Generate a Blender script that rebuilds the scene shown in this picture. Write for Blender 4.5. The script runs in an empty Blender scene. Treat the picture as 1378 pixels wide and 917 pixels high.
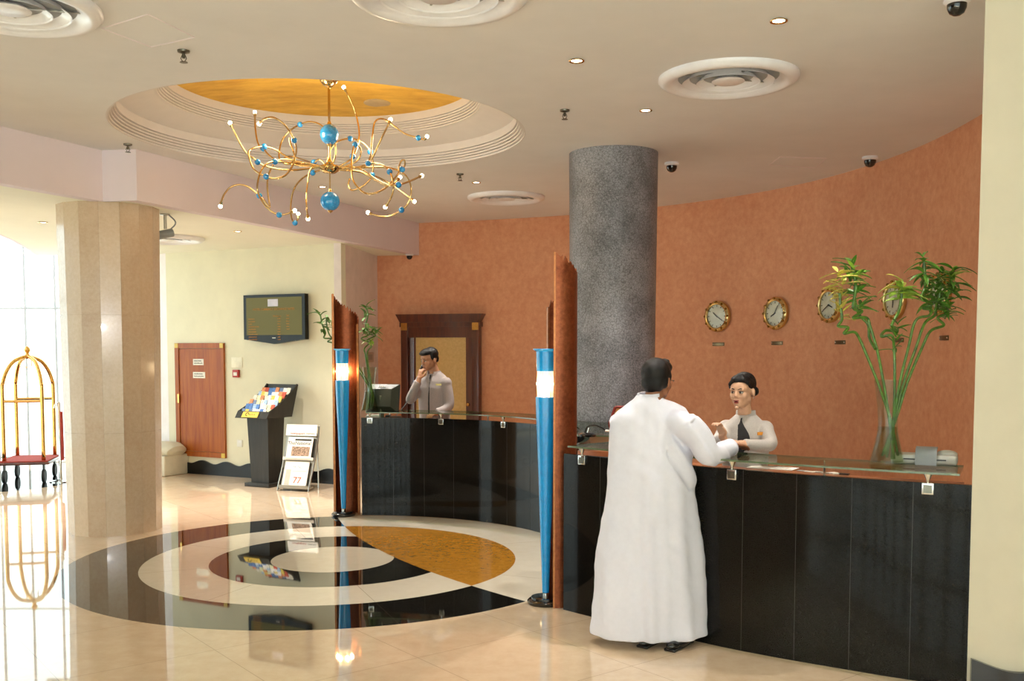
import bpy, bmesh, math, random
from mathutils import Vector, Matrix, noise
from mathutils.geometry import tessellate_polygon
random.seed(7)
R = math.radians
SC = bpy.context.scene
COL = SC.collection

# ------------------------------------------------------------------ camera
CAM_H, FPX, TILT, PY, PX = 1.85, 1333.0, R(3.4), 549.0, 689.0
cd = bpy.data.cameras.new('camera'); cam = bpy.data.objects.new('camera', cd); COL.objects.link(cam)
cam.location = (0, 0, CAM_H); cam.rotation_euler = (R(90) - TILT, 0, 0)
cd.sensor_fit = 'HORIZONTAL'; cd.sensor_width = 36.0; cd.lens = FPX / 1378 * 36.0
cd.shift_y = (PY - 458.5) / 1378; cd.clip_start = 0.05; cd.clip_end = 200
SC.camera = cam
def ray(px, py):
    x = (px - PX) / FPX; y = -(py - PY) / FPX
    return (x, y * math.sin(TILT) + math.cos(TILT), y * math.cos(TILT) - math.sin(TILT))
def at(px, py, Y):
    d = ray(px, py); t = Y / d[1]
    return Vector((d[0] * t, Y, CAM_H + d[2] * t))
def on_z(px, py, z):
    d = ray(px, py); t = (z - CAM_H) / d[2]
    return Vector((d[0] * t, d[1] * t, z))

# ------------------------------------------------------------------ materials
def lin(c):
    if isinstance(c, str):
        c = [int(c[i:i + 2], 16) / 255 for i in (0, 2, 4)]
    return tuple((v / 12.92 if v <= 0.04045 else ((v + 0.055) / 1.055) ** 2.4) for v in c) + (1.0,)
class NT:
    def __init__(s, name):
        s.m = bpy.data.materials.new(name); s.m.use_nodes = True; s.t = s.m.node_tree; s.t.nodes.clear()
        s.out = s.t.nodes.new('ShaderNodeOutputMaterial')
    def n(s, typ, **kw):
        nd = s.t.nodes.new(typ)
        for k, v in kw.items(): setattr(nd, k, v)
        return nd
    def put(s, sock, v):
        if isinstance(v, bpy.types.NodeSocket): s.t.links.new(v, sock)
        else: sock.default_value = v
    def math(s, op, a, b=0.0, c=None):
        nd = s.n('ShaderNodeMath', operation=op); s.put(nd.inputs[0], a); s.put(nd.inputs[1], b)
        if c is not None: s.put(nd.inputs[2], c)
        return nd.outputs[0]
    def mix(s, f, a, b):
        nd = s.n('ShaderNodeMix', data_type='RGBA'); s.put(nd.inputs[0], f); s.put(nd.inputs[6], a); s.put(nd.inputs[7], b)
        return nd.outputs[2]
    def coord(s, scale=(1, 1, 1), rot=(0, 0, 0)):
        g = s.n('ShaderNodeNewGeometry'); mp = s.n('ShaderNodeMapping')
        s.t.links.new(g.outputs['Position'], mp.inputs[0]); mp.inputs['Scale'].default_value = scale; mp.inputs['Rotation'].default_value = rot
        return mp.outputs[0]
    def noise(s, scale, detail=4, rough=.6, co=None, dist=0.0):
        nd = s.n('ShaderNodeTexNoise'); nd.inputs['Scale'].default_value = scale; nd.inputs['Detail'].default_value = detail
        nd.inputs['Roughness'].default_value = rough; nd.inputs['Distortion'].default_value = dist
        s.t.links.new(co or s.coord(), nd.inputs[0]); return nd.outputs[0]
    def ramp(s, f, stops):
        nd = s.n('ShaderNodeValToRGB'); s.t.links.new(f, nd.inputs[0]); e = nd.color_ramp.elements
        while len(e) < len(stops): e.new(.5)
        for i, (p, c) in enumerate(stops): e[i].position = p; e[i].color = c
        return nd.outputs[0]
    def bsdf(s, color, rough=.5, metal=0., bump=None, bstr=.1, bdist=.01, coat=0., spec=None, trans=0., emit=None, estr=0., ior=None, sheen=0., coat_rough=.03):
        b = s.n('ShaderNodeBsdfPrincipled')
        s.put(b.inputs['Base Color'], color); s.put(b.inputs['Roughness'], rough); s.put(b.inputs['Metallic'], metal)
        b.inputs['Coat Weight'].default_value = coat; b.inputs['Coat Roughness'].default_value = coat_rough
        if spec is not None: b.inputs['Specular IOR Level'].default_value = spec
        if ior: b.inputs['IOR'].default_value = ior
        b.inputs['Transmission Weight'].default_value = trans
        if sheen: b.inputs['Sheen Weight'].default_value = sheen
        if emit is not None: b.inputs['Emission Color'].default_value = emit; b.inputs['Emission Strength'].default_value = estr
        if bump is not None:
            bp = s.n('ShaderNodeBump'); bp.inputs['Strength'].default_value = bstr; bp.inputs['Distance'].default_value = bdist
            s.t.links.new(bump, bp.inputs['Height']); s.t.links.new(bp.outputs[0], b.inputs['Normal'])
        s.t.links.new(b.outputs[0], s.out.inputs[0]); return b
def simple(name, c, rough=.5, metal=0., var=.06, scale=8., bump=0., coat=0., spec=None, bscale=None, sheen=0.):
    t = NT(name); c = lin(c)
    f = t.noise(scale)
    d = tuple(v * (1 - var * 2) for v in c[:3]) + (1,); u = tuple(min(1, v * (1 + var * 2)) for v in c[:3]) + (1,)
    col = t.ramp(f, [(.3, d), (.7, u)])
    t.bsdf(col, rough, metal, bump=t.noise(bscale or scale * 10) if bump else None, bstr=bump, coat=coat, spec=spec, sheen=sheen)
    return t.m
def glow(name, c, strength, base='ffffff'):
    t = NT(name); t.bsdf(lin(base), .4, emit=lin(c), estr=strength); return t.m
def glassy(name, tint, gloss=.12, alpha=1.0):
    # thin sheet: see-through tint plus a Fresnel reflection
    t = NT(name); tr = t.n('ShaderNodeBsdfTransparent'); tr.inputs[0].default_value = lin(tint)
    gl = t.n('ShaderNodeBsdfGlossy'); gl.inputs['Roughness'].default_value = .02; gl.inputs[0].default_value = (1, 1, 1, 1)
    fr = t.n('ShaderNodeLayerWeight'); fr.inputs[0].default_value = .5
    f = t.math('MULTIPLY_ADD', t.math('POWER', fr.outputs[1], 5.0), .5, gloss - .08)
    mx = t.n('ShaderNodeMixShader'); t.put(mx.inputs[0], f); t.t.links.new(tr.outputs[0], mx.inputs[1]); t.t.links.new(gl.outputs[0], mx.inputs[2])
    t.t.links.new(mx.outputs[0], t.out.inputs[0]); return t.m

M = {}
M['ceiling'] = simple('ceiling_paint', 'e0dede', .9, var=.015, scale=2, bump=.03, bscale=60)
M['beam'] = simple('beam_paint', 'e2d6dc', .85, var=.01, scale=2, bump=.03, bscale=60)
M['cream_wall'] = simple('cream_plaster', 'ded9c0', .8, var=.02, scale=3, bump=.08, bscale=40)
M['grey_wall'] = simple('grey_plaster', 'e6dedd', .85, var=.03, scale=5, bump=.08, bscale=50)
M['right_wall'] = simple('right_plaster', 'cdc6b2', .8, var=.015, scale=4, bump=.1, bscale=25)
M['cove'] = simple('cove_paint', 'd6d0ce', .8, var=.01)
M['gold_leaf'] = None
t = NT('gold_leaf'); co = t.coord((1, 3, 1)); f = t.noise(3, 6, .65, co)
t.bsdf(t.ramp(f, [(.25, lin('c08c24')), (.75, lin('ecc050'))]), .6, .15, bump=f, bstr=.05); M['gold_leaf'] = t.m
t = NT('terracotta_plaster'); f1 = t.noise(1.6, 6, .7, t.coord((1, 1, .7)), .6); f2 = t.noise(14, 6, .75); f3 = t.noise(70, 3, .6)
c1 = t.ramp(f1, [(.3, lin('d4906c')), (.7, lin('e6ac86'))]); c2 = t.ramp(f2, [(.3, lin('c88260')), (.72, lin('ecb690'))])
t.bsdf(t.mix(.5, c1, c2), .7, bump=f3, bstr=.25, bdist=.01, spec=.35); M['terracotta'] = t.m
def wood(name, a, b, rough=.3, coat=.4, axis=(8, 8, .6), scale=2.5):
    t = NT(name); co = t.coord(axis); f = t.noise(scale, 8, .65, co, .4)
    t.bsdf(t.ramp(f, [(.3, lin(a)), (.7, lin(b))]), rough, coat=coat, bump=f, bstr=.04); return t.m
M['mahogany'] = wood('mahogany', '3f1a10', '6a3018')
M['cherry'] = wood('cherry_veneer', '8a3a06', 'ac5e14', .5, .0)
M['worktop_wood'] = wood('worktop_wood', '9c5a38', 'b5704a', .3, .4, (2, .5, 8))
M['black_wood'] = wood('black_ash', '15120f', '2c2923', .5, .0, (10, 10, .8))
t = NT('olive_door'); f = t.noise(30, 8, .7); t.bsdf(t.ramp(f, [(.3, lin('c8a662')), (.7, lin('dcbd80'))]), .45, coat=.25); M['olive_panel'] = t.m
M['brass'] = simple('polished_brass', 'dcae62', .16, 1., var=.04, scale=20)
M['gold_metal'] = simple('gold_metal', 'd4b680', .14, 1., var=.03, scale=20)
M['chrome'] = simple('chrome', 'd8d8d4', .12, 1., var=.02)
M['dark_steel'] = simple('dark_steel', '6a665a', .3, 1., var=.03)
M['steel'] = simple('brushed_steel', 'b9b9b2', .3, 1., var=.03)
M['copper'] = None
t = NT('hammered_copper'); f = t.noise(40, 6, .7); g = t.noise(6, 4, .6)
c = t.mix(.5, t.ramp(f, [(.3, lin('4e2412')), (.62, lin('8f4e2e')), (.8, lin('c08058'))]), t.ramp(g, [(.3, lin('6a321a')), (.7, lin('9a5836'))]))
t.bsdf(c, t.math('MULTIPLY_ADD', f, .3, .22), .75, bump=f, bstr=.5, bdist=.004); M['copper'] = t.m
M['copper_edge'] = simple('copper_edge', '9c6238', .35, .7, var=.12, scale=30)
M['blue'] = simple('blue_lacquer', '1f98e0', .16, 0, var=.04, scale=30, coat=.3)
t = NT('turquoise_glass'); f = t.noise(60, 3, .7); t.bsdf(t.ramp(f, [(.35, lin('147cc4')), (.66, lin('2a9ce0')), (.78, lin('8fd0ea'))]), .12, coat=.8); M['bead'] = t.m
M['black_gloss'] = simple('black_gloss', '141312', .08, var=.1, coat=.5)
M['black_plastic'] = simple('black_plastic', '1a1b18', .35, var=.1)
M['tv_black'] = simple('screen_casing', '10100c', .25, var=.1, spec=.25)
M['black_stone'] = simple('black_skirting', '100f0e', .25, var=.1, spec=.35)
M['green_black'] = simple('monitor_plastic', '2f3428', .4, var=.06)
M['white_plastic'] = simple('white_plastic', 'e3e0d6', .4, var=.02)
M['white_gloss'] = simple('white_enamel', 'ebebf0', .3, var=.02, coat=.2)
M['pale_stone'] = simple('pale_stone', 'd5cfba', .6, var=.03)
M['red'] = simple('red_enamel', 'a8281c', .4, var=.05)
M['red_wood'] = simple('red_lacquer_wood', '7e1f14', .35, var=.1)
M['grey_plastic'] = simple('grey_plastic', '8f9698', .4, var=.04)
M['printer'] = simple('printer_plastic', 'c9cac2', .45, var=.02)
M['yellow'] = simple('yellow_sticker', 'd6c51e', .5, var=.04)
M['paper'] = simple('paper', 'e8e4da', .8, var=.03)
M['ink'] = simple('printing_ink', '3a3a38', .8)
M['orange_text'] = simple('orange_print', 'b0742c', .8)
M['label_gold'] = simple('label_gold', 'd8b84e', .45, var=.04)
M['carpet_red'] = simple('red_carpet', 'a84238', .95, var=.1, scale=60)
M['rubber'] = simple('rubber', '2a2a28', .6)
M['dark_fabric'] = simple('dark_cloth', '1d1a1c', .8, var=.1, scale=40)
# speckled granite of the round column
t = NT('cracked_grey_stone'); v = t.n('ShaderNodeTexVoronoi', feature='DISTANCE_TO_EDGE'); v.inputs['Scale'].default_value = 34
nz = t.n('ShaderNodeTexNoise'); nz.inputs['Scale'].default_value = 9; nz.inputs['Detail'].default_value = 5
g = t.n('ShaderNodeNewGeometry'); t.t.links.new(g.outputs['Position'], nz.inputs[0])
vm = t.n('ShaderNodeVectorMath', operation='MULTIPLY_ADD'); t.t.links.new(nz.outputs[1], vm.inputs[0]); vm.inputs[1].default_value = (.12, .12, .12)
t.t.links.new(g.outputs['Position'], vm.inputs[2]); t.t.links.new(vm.outputs[0], v.inputs[0])
crack = t.ramp(v.outputs[0], [(.0, (.35, .35, .35, 1)), (.09, (1, 1, 1, 1))])
f1 = t.noise(2.2, 6, .7); f2 = t.noise(75, 4, .8)
base = t.mix(.55, t.ramp(f1, [(.38, lin('444446')), (.62, lin('a4a4ac'))]), t.ramp(f2, [(.35, lin('444448')), (.65, lin('acacb4'))]))
t.bsdf(t.mix(crack, lin('3a3936'), base), .42, bump=f2, bstr=.3, bdist=.004, spec=.4); M['granite_col'] = t.m
# black polished granite with faint panel joints
t = NT('black_granite'); f = t.noise(160, 3, .8); t.bsdf(t.ramp(f, [(.4, lin('0d0c0a')), (.75, lin('1d1b17'))]), .06, spec=.2); M['black_granite'] = t.m
# beige marble of the column
t = NT('beige_marble'); f1 = t.noise(2.5, 8, .7, None, 1.); f2 = t.noise(30, 5, .7)
t.bsdf(t.mix(.35, t.ramp(f1, [(.3, lin('bfa488')), (.7, lin('cdb79c'))]), t.ramp(f2, [(.35, lin('b59a80')), (.7, lin('d3c0a8'))])), .16, coat=.2, spec=.5); M['marble_a'] = t.m
t = NT('beige_marble_light'); f1 = t.noise(2.8, 8, .7, None, 1.); f2 = t.noise(30, 5, .7)
t.bsdf(t.mix(.35, t.ramp(f1, [(.3, lin('c8b094')), (.7, lin('d5c1a6'))]), t.ramp(f2, [(.35, lin('bfa68a')), (.7, lin('d9c8b2'))])), .16, coat=.2, spec=.5); M['marble_b'] = t.m
# glass
M['shelf_glass'] = glassy('counter_glass', 'd3dccb', .13)
M['pane'] = glassy('window_glass', 'f6faf6', .09)
M['clear'] = glassy('vase_glass', 'f5f8f3', .1)
M['water'] = glassy('vase_water', 'dfe2cb', .09)
M['glass_edge'] = simple('glass_edge', '5f6e52', .15, var=.05, coat=.4)
M['skin_w'] = simple('skin_light', 'c79a7c', .55, var=.04, scale=30)
M['skin_m'] = simple('skin_tan', 'a8785a', .55, var=.05, scale=30)
M['skin_d'] = simple('skin_brown', '8d5c40', .55, var=.05, scale=30)
M['hair'] = simple('black_hair', '070505', .42, var=.3, scale=60, bump=.3, spec=.3)
M['eye_white'] = simple('eye_white', 'a89c90', .5)
M['iris'] = simple('dark_iris', '1a100c', .2)
M['lip'] = simple('lipstick', '8c2a24', .35)
M['lip_m'] = simple('lip_brown', '93604e', .5)
M['jacket'] = simple('beige_jacket_cloth', '9c9290', .85, var=.04, scale=120, bump=.1, sheen=.2)
M['jacket_w'] = simple('pale_jacket_cloth', 'b6aea8', .85, var=.04, scale=120, bump=.1, sheen=.2)
M['robe'] = simple('white_cotton', 'd8d9e6', .8, var=.01, scale=30, sheen=.2)
M['leaf'] = simple('bamboo_leaf', '4c7a22', .45, var=.3, scale=25)
M['leaf_y'] = simple('yellow_leaf', 'b8ac4a', .5, var=.15, scale=25)
M['leaf_l'] = simple('light_leaf', '86a83a', .45, var=.2, scale=25)
M['stem'] = simple('bamboo_stem', '4c7322', .35, var=.25, scale=30, coat=.2)
M['bulb'] = glow('lit_bulb', 'ffe2b0', 30)
M['lamp'] = glow('lit_downlight', 'fff0cf', 9)
M['torch_light'] = None
t = NT('lit_rippled_glass'); w = t.noise(3, 3, .6, t.coord((60, 60, 1.5)))
b = t.bsdf(lin('e8d8b8'), .2); b.inputs['Emission Color'].default_value = lin('ffd9a0')
t.put(b.inputs['Emission Strength'], t.math('POWER', t.math('MULTIPLY', w, 1.75), 5.0)); M['torch_light'] = t.m
M['torch_lamp'] = glow('lit_tube', 'ffe6b8', 2.5)
t = NT('tv_screen'); t.bsdf(lin('3c3a22'), .5, emit=lin('6a6338'), estr=.45, spec=.15); M['screen'] = t.m

# ------------------------------------------------------------------ mesh helpers
WORLD = {}
class MB:
    def __init__(s): s.v = []; s.f = []; s.mi = []
    def add(s, vs, fs, T=None, mi=0):
        o = len(s.v)
        s.v += [tuple(T @ Vector(p)) if T else tuple(p) for p in vs]
        s.f += [tuple(i + o for i in f) for f in fs]; s.mi += [mi] * len(fs); return s
    def box(s, lo, hi, T=None, mi=0, bevel=0):
        if bevel:
            bm = bmesh.new(); bmesh.ops.create_cube(bm, size=1)
            c = [(a + b) / 2 for a, b in zip(lo, hi)]; d = [b - a for a, b in zip(lo, hi)]
            for v in bm.verts: v.co = Vector([c[i] + v.co[i] * d[i] for i in range(3)])
            bmesh.ops.bevel(bm, geom=bm.edges[:], offset=bevel, segments=3, profile=.5, affect='EDGES')
            bm.verts.index_update(); s.add([v.co.copy() for v in bm.verts], [[v.index for v in f.verts] for f in bm.faces], T, mi); bm.free(); return s
        x0, y0, z0 = lo; x1, y1, z1 = hi
        return s.add([(x0, y0, z0), (x1, y0, z0), (x1, y1, z0), (x0, y1, z0), (x0, y0, z1), (x1, y0, z1), (x1, y1, z1), (x0, y1, z1)],
                     [(0, 3, 2, 1), (4, 5, 6, 7), (0, 1, 5, 4), (1, 2, 6, 5), (2, 3, 7, 6), (3, 0, 4, 7)], T, mi)
    def prism(s, poly, z0, z1, T=None, mi=0):
        n = len(poly); vs = [(x, y, z0) for x, y in poly] + [(x, y, z1) for x, y in poly]
        fs = [(i, (i + 1) % n, (i + 1) % n + n, i + n) for i in range(n)]
        tri = tessellate_polygon([[Vector((x, y, 0)) for x, y in poly]])
        fs += [tuple(a) for a in tri] + [tuple(i + n for i in a) for a in tri]
        return s.add(vs, fs, T, mi)
    def strip(s, path, z0, z1, thick=.01, T=None, mi=0, closed=False):
        # wall-like sheet following a plan path, given thickness to its left
        n = len(path); nr = []
        for i in range(n):
            a = Vector(path[max(0, i - 1)]); b = Vector(path[min(n - 1, i + 1)])
            d = (b - a).normalized(); nr.append(Vector((-d.y, d.x)))
        z0f = z0 if callable(z0) else (lambda i: z0); z1f = z1 if callable(z1) else (lambda i: z1)
        vs = []
        for i, p in enumerate(path):
            q = Vector(p) + nr[i] * thick
            vs += [(p[0], p[1], z0f(i)), (p[0], p[1], z1f(i)), (q.x, q.y, z1f(i)), (q.x, q.y, z0f(i))]
        fs = []
        for i in range(n - 1):
            a, b = 4 * i, 4 * i + 4
            fs += [(a, b, b + 1, a + 1), (a + 1, b + 1, b + 2, a + 2), (a + 2, b + 2, b + 3, a + 3), (a + 3, b + 3, b, a)]
        fs += [(0, 1, 2, 3), (4 * n - 4, 4 * n - 1, 4 * n - 2, 4 * n - 3)]
        return s.add(vs, fs, T, mi)
    def lathe(s, prof, c=(0, 0, 0), seg=24, T=None, mi=0, a0=0., a1=2 * math.pi):
        full = abs(a1 - a0 - 2 * math.pi) < 1e-6; m = seg if full else seg + 1; vs = []; fs = []
        for i in range(m):
            a = a0 + (a1 - a0) * i / seg
            for r, z in prof: vs.append((c[0] + r * math.cos(a), c[1] + r * math.sin(a), c[2] + z))
        k = len(prof)
        for i in range(seg):
            j = (i + 1) % m
            for q in range(k - 1): fs.append((i * k + q, j * k + q, j * k + q + 1, i * k + q + 1))
        return s.add(vs, fs, T, mi)
    def tube(s, pts, r, seg=8, T=None, mi=0, cap=True, flat=None):
        pts = [Vector(p) for p in pts]; n = len(pts); rr = r if isinstance(r, (list, tuple)) else [r] * n
        vs = []; fs = []; up = Vector((0, 0, 1)); prev = None
        for i, p in enumerate(pts):
            d = (pts[min(n - 1, i + 1)] - pts[max(0, i - 1)])
            d = d.normalized() if d.length > 1e-9 else up
            if prev is None:
                a = up.cross(d)
                if a.length < .05: a = Vector((1, 0, 0)).cross(d)
                a.normalize()
            else:
                a = prev - d * prev.dot(d)
                a = a.normalized() if a.length > 1e-6 else prev
            prev = a; b = d.cross(a)
            ra, rb = rr[i] if isinstance(rr[i], (tuple, list)) else (rr[i], rr[i])
            for k in range(seg):
                t = 2 * math.pi * k / seg; vs.append(p + a * (ra * math.cos(t)) + b * (rb * math.sin(t)))
        for i in range(n - 1):
            for k in range(seg):
                k2 = (k + 1) % seg; fs.append((i * seg + k, i * seg + k2, (i + 1) * seg + k2, (i + 1) * seg + k))
        if cap: fs += [tuple(range(seg))[::-1], tuple(range((n - 1) * seg, n * seg))]
        return s.add(vs, fs, T, mi)
    def ball(s, c, r, seg=16, rings=10, T=None, mi=0, rot=None):
        r = r if isinstance(r, (tuple, list)) else (r, r, r); vs = []; fs = []
        c = Vector(c); vs.append((0, 0, 1))
        for i in range(1, rings):
            ph = math.pi * i / rings
            for k in range(seg):
                t = 2 * math.pi * k / seg; vs.append((math.sin(ph) * math.cos(t), math.sin(ph) * math.sin(t), math.cos(ph)))
        vs.append((0, 0, -1)); vs = [Vector((x * r[0], y * r[1], z * r[2])) for x, y, z in vs]
        if rot: vs = [rot @ v for v in vs]
        vs = [v + c for v in vs]; L = len(vs) - 1
        for k in range(seg):
            k2 = (k + 1) % seg; fs.append((0, 1 + k, 1 + k2)); fs.append((L, L - seg + k2, L - seg + k))
        for i in range(rings - 2):
            for k in range(seg):
                k2 = (k + 1) % seg; a = 1 + i * seg; fs.append((a + k, a + seg + k, a + seg + k2, a + k2))
        return s.add(vs, fs, T, mi)
    def leaf(s, base, d, L, w, droop=.3, mi=0):
        base = Vector(base); d = Vector(d).normalized(); side = d.cross(Vector((0, 0, 1)))
        side = side.normalized() if side.length > .05 else Vector((1, 0, 0))
        side = (side + Vector((random.uniform(-.5, .5), random.uniform(-.5, .5), random.uniform(-.5, .5)))).normalized()
        nrm = side.cross(d).normalized(); pts = []; n = 6
        for i in range(n + 1):
            t = i / n; c = base + d * (L * t) + Vector((0, 0, -droop * L * t * t)); ww = w * math.sin(math.pi * min(1, .08 + t * .92)) ** .8 * (1 - .3 * t)
            pts.append((c - side * ww / 2, c + nrm * (-.12 * w), c + side * ww / 2))
        vs = [p for q in pts for p in q]; th = nrm * .0008; k = len(vs); vs = [v + th for v in vs] + [v - th for v in vs]; fs = []
        for i in range(n):
            a = 3 * i
            for q in (0, 1):
                fs.append((a + q, a + q + 1, a + q + 4, a + q + 3)); fs.append((k + a + q, k + a + q + 3, k + a + q + 4, k + a + q + 1))
            fs.append((a, a + 3, k + a + 3, k + a)); fs.append((a + 2, k + a + 2, k + a + 5, a + 5))
        return s.add(vs, fs, None, mi)
    def build(s, name, mats, parent=None, smooth=True, ang=35, origin=None):
        me = bpy.data.meshes.new(name)
        c = Vector(origin) if origin is not None else sum((Vector((min(v[i] for v in s.v), max(v[i] for v in s.v))).to_3d() if 0 else Vector() for i in range(0)), Vector())
        if origin is None:
            c = Vector([(min(v[i] for v in s.v) + max(v[i] for v in s.v)) / 2 for i in range(3)])
            if parent is None: c.z = min(v[2] for v in s.v)
        me.from_pydata([Vector(v) - c for v in s.v], [], s.f)
        mats = mats if isinstance(mats, (list, tuple)) else [mats]
        for m in mats: me.materials.append(m)
        if any(s.mi): me.polygons.foreach_set('material_index', s.mi)
        bm = bmesh.new(); bm.from_mesh(me); bmesh.ops.recalc_face_normals(bm, faces=bm.faces); bm.to_mesh(me); bm.free()
        if smooth:
            me.polygons.foreach_set('use_smooth', [True] * len(me.polygons)); me.set_sharp_from_angle(angle=R(ang))
        o = bpy.data.objects.new(name, me); COL.objects.link(o)
        link(o, parent, c); return o
def link(o, parent, c):
    o.location = c; WORLD[o.name] = Vector(c)
    if parent is not None:
        o.parent = parent; o.matrix_parent_inverse = Matrix.Translation(-WORLD[parent.name])
        # parents are built unrotated; their own offsets chain through WORLD
def tag(o, label=None, cat=None, group=None, kind=None):
    if label: o['label'] = label
    if cat: o['category'] = cat
    if group: o['group'] = group
    if kind: o['kind'] = kind
    return o
def thing(name, loc, label, cat, group=None, kind=None):
    o = bpy.data.objects.new(name, None); COL.objects.link(o); o.empty_display_size = .1
    link(o, None, Vector(loc)); return tag(o, label, cat, group, kind)
def struct(o): o['kind'] = 'structure'; return o
def copy_tree(o, parent=None):
    c = o.copy(); COL.objects.link(c); WORLD[c.name] = WORLD[o.name].copy()
    if parent is not None: c.parent = parent
    for ch in list(o.children): copy_tree(ch, c)
    return c
def smooth_path(pts, sub=6):
    pts = [Vector(p) for p in pts]; out = []; n = len(pts)
    for i in range(n - 1):
        p0 = pts[max(0, i - 1)]; p1 = pts[i]; p2 = pts[i + 1]; p3 = pts[min(n - 1, i + 2)]
        for k in range(sub):
            t = k / sub
            out.append(.5 * ((2 * p1) + (p2 - p0) * t + (2 * p0 - 5 * p1 + 4 * p2 - p3) * t * t + (3 * p1 - p0 - 3 * p2 + p3) * t ** 3))
    out.append(pts[-1]); return out
def text(s, name, mat, T, size, parent, align='CENTER', ext=.0008, width=1.0):
    cu = bpy.data.curves.new(name, 'FONT'); cu.body = s; cu.size = size; cu.align_x = align; cu.align_y = 'CENTER'; cu.extrude = ext; cu.resolution_u = 2
    tmp = bpy.data.objects.new('tmp', cu); COL.objects.link(tmp)
    dg = bpy.context.evaluated_depsgraph_get(); me = bpy.data.meshes.new_from_object(tmp.evaluated_get(dg))
    mb = MB(); W = Matrix.Diagonal((width, 1, 1, 1))
    mb.add([tuple(T @ W @ v.co) for v in me.vertices], [tuple(p.vertices) for p in me.polygons])
    bpy.data.objects.remove(tmp); bpy.data.meshes.remove(me); bpy.data.curves.remove(cu)
    return mb.build(name, mat, parent, smooth=False)
def frame_T(o, x, n):
    # local x along x, local z along n (out of the surface), local y up-ish
    x = Vector(x).normalized(); n = Vector(n).normalized(); y = n.cross(x)
    return Matrix(((x.x, y.x, n.x, o[0]), (x.y, y.y, n.y, o[1]), (x.z, y.z, n.z, o[2]), (0, 0, 0, 1)))
def blob(mb, name, mat, parent, voxel=.01, it=4, deform=None, mats=None):
    me = bpy.data.meshes.new('t'); me.from_pydata(mb.v, [], mb.f)
    bm = bmesh.new(); bm.from_mesh(me); bmesh.ops.recalc_face_normals(bm, faces=bm.faces); bm.to_mesh(me); bm.free()
    tmp = bpy.data.objects.new('tmp', me); COL.objects.link(tmp)
    r = tmp.modifiers.new('r', 'REMESH'); r.mode = 'VOXEL'; r.voxel_size = voxel; r.use_smooth_shade = True
    sm = tmp.modifiers.new('s', 'SMOOTH'); sm.factor = .5; sm.iterations = it
    dg = bpy.context.evaluated_depsgraph_get(); m2 = bpy.data.meshes.new_from_object(tmp.evaluated_get(dg))
    out = MB(); vs = [v.co.copy() for v in m2.vertices]
    if deform: vs = [deform(v) for v in vs]
    out.add(vs, [tuple(p.vertices) for p in m2.polygons])
    bpy.data.objects.remove(tmp); bpy.data.meshes.remove(me); bpy.data.meshes.remove(m2)
    o = out.build(name, mat, parent, ang=180); return o
SKY, FLASH, SUN, EXPO = 2.1, 15, 54, 0.86
# ================================================================== ROOM
ZC, ZL = 3.75, 3.27                       # main ceiling, lower ceiling
CX0, CY0 = -1.63, 8.67                    # centre of the inlaid rings
KX, KY = -1.66, 8.86                      # centre of the ceiling dome
M['frame_grey'] = simple('frame_grey', 'b4b6b8', .4)
# ---- floor with inlaid marble
def circ3(a, b, c):
    ax, ay = a; bx, by = b; cx, cy = c
    d = 2 * (ax * (by - cy) + bx * (cy - ay) + cx * (ay - by))
    ux = ((ax * ax + ay * ay) * (by - cy) + (bx * bx + by * by) * (cy - ay) + (cx * cx + cy * cy) * (ay - by)) / d
    uy = ((ax * ax + ay * ay) * (cx - bx) + (bx * bx + by * by) * (ax - cx) + (cx * cx + cy * cy) * (bx - ax)) / d
    return ux, uy, math.hypot(ax - ux, ay - uy)
ux, uy, ur = circ3((-1.91, 10.78), (-.68, 8.14), (.0, 7.28))
t = NT('polished_marble_floor')
g = t.n('ShaderNodeNewGeometry'); sp = t.n('ShaderNodeSeparateXYZ'); t.t.links.new(g.outputs['Position'], sp.inputs[0]); X, Yy = sp.outputs[0], sp.outputs[1]
def dist(cx, cy):
    a = t.math('SUBTRACT', X, cx); b = t.math('SUBTRACT', Yy, cy)
    return t.math('SQRT', t.math('ADD', t.math('MULTIPLY', a, a), t.math('MULTIPLY', b, b)))
r = dist(-1.58, 8.65); side = t.math('LESS_THAN', dist(ux, uy), ur); far = t.math('LESS_THAN', r, 9.)
lt = lambda a, v: t.math('LESS_THAN', a, v)
inv = lambda a: t.math('SUBTRACT', 1.0, a)
AND = lambda a, b: t.math('MULTIPLY', a, b)
b_in = AND(lt(r, 1.05), inv(lt(r, .535))); b_out = AND(lt(r, 2.24), inv(lt(r, 1.61)))
black = AND(inv(side), t.math('MAXIMUM', b_in, b_out)); gold = AND(side, lt(r, 1.61))
black = t.math('MAXIMUM', black, lt(dist(-7.35, 13.75), 1.25))
v1 = t.noise(1.3, 8, .65, None, 1.4); v2 = t.noise(9, 6, .7)
cream = t.mix(.4, t.ramp(v1, [(.3, lin('cbb294')), (.7, lin('dac4a8'))]), t.ramp(v2, [(.3, lin('c6ad90')), (.72, lin('e0ccb2'))]))
# pale bands inside the rings are a lighter stone
pale = t.mix(.3, lin('ded6c4'), t.ramp(v2, [(.3, lin('d0c4ae')), (.7, lin('e6dece'))]))
cream = t.mix(lt(r, 2.24), cream, pale)
gv = t.noise(16, 8, .75, None, .8); goldc = t.ramp(gv, [(.32, lin('a06c1c')), (.6, lin('bb8432')), (.76, lin('d6ab62'))])
bv = t.noise(120, 3, .8); blackc = t.ramp(bv, [(.4, lin('0d0c0b')), (.8, lin('24221e'))])
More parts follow.
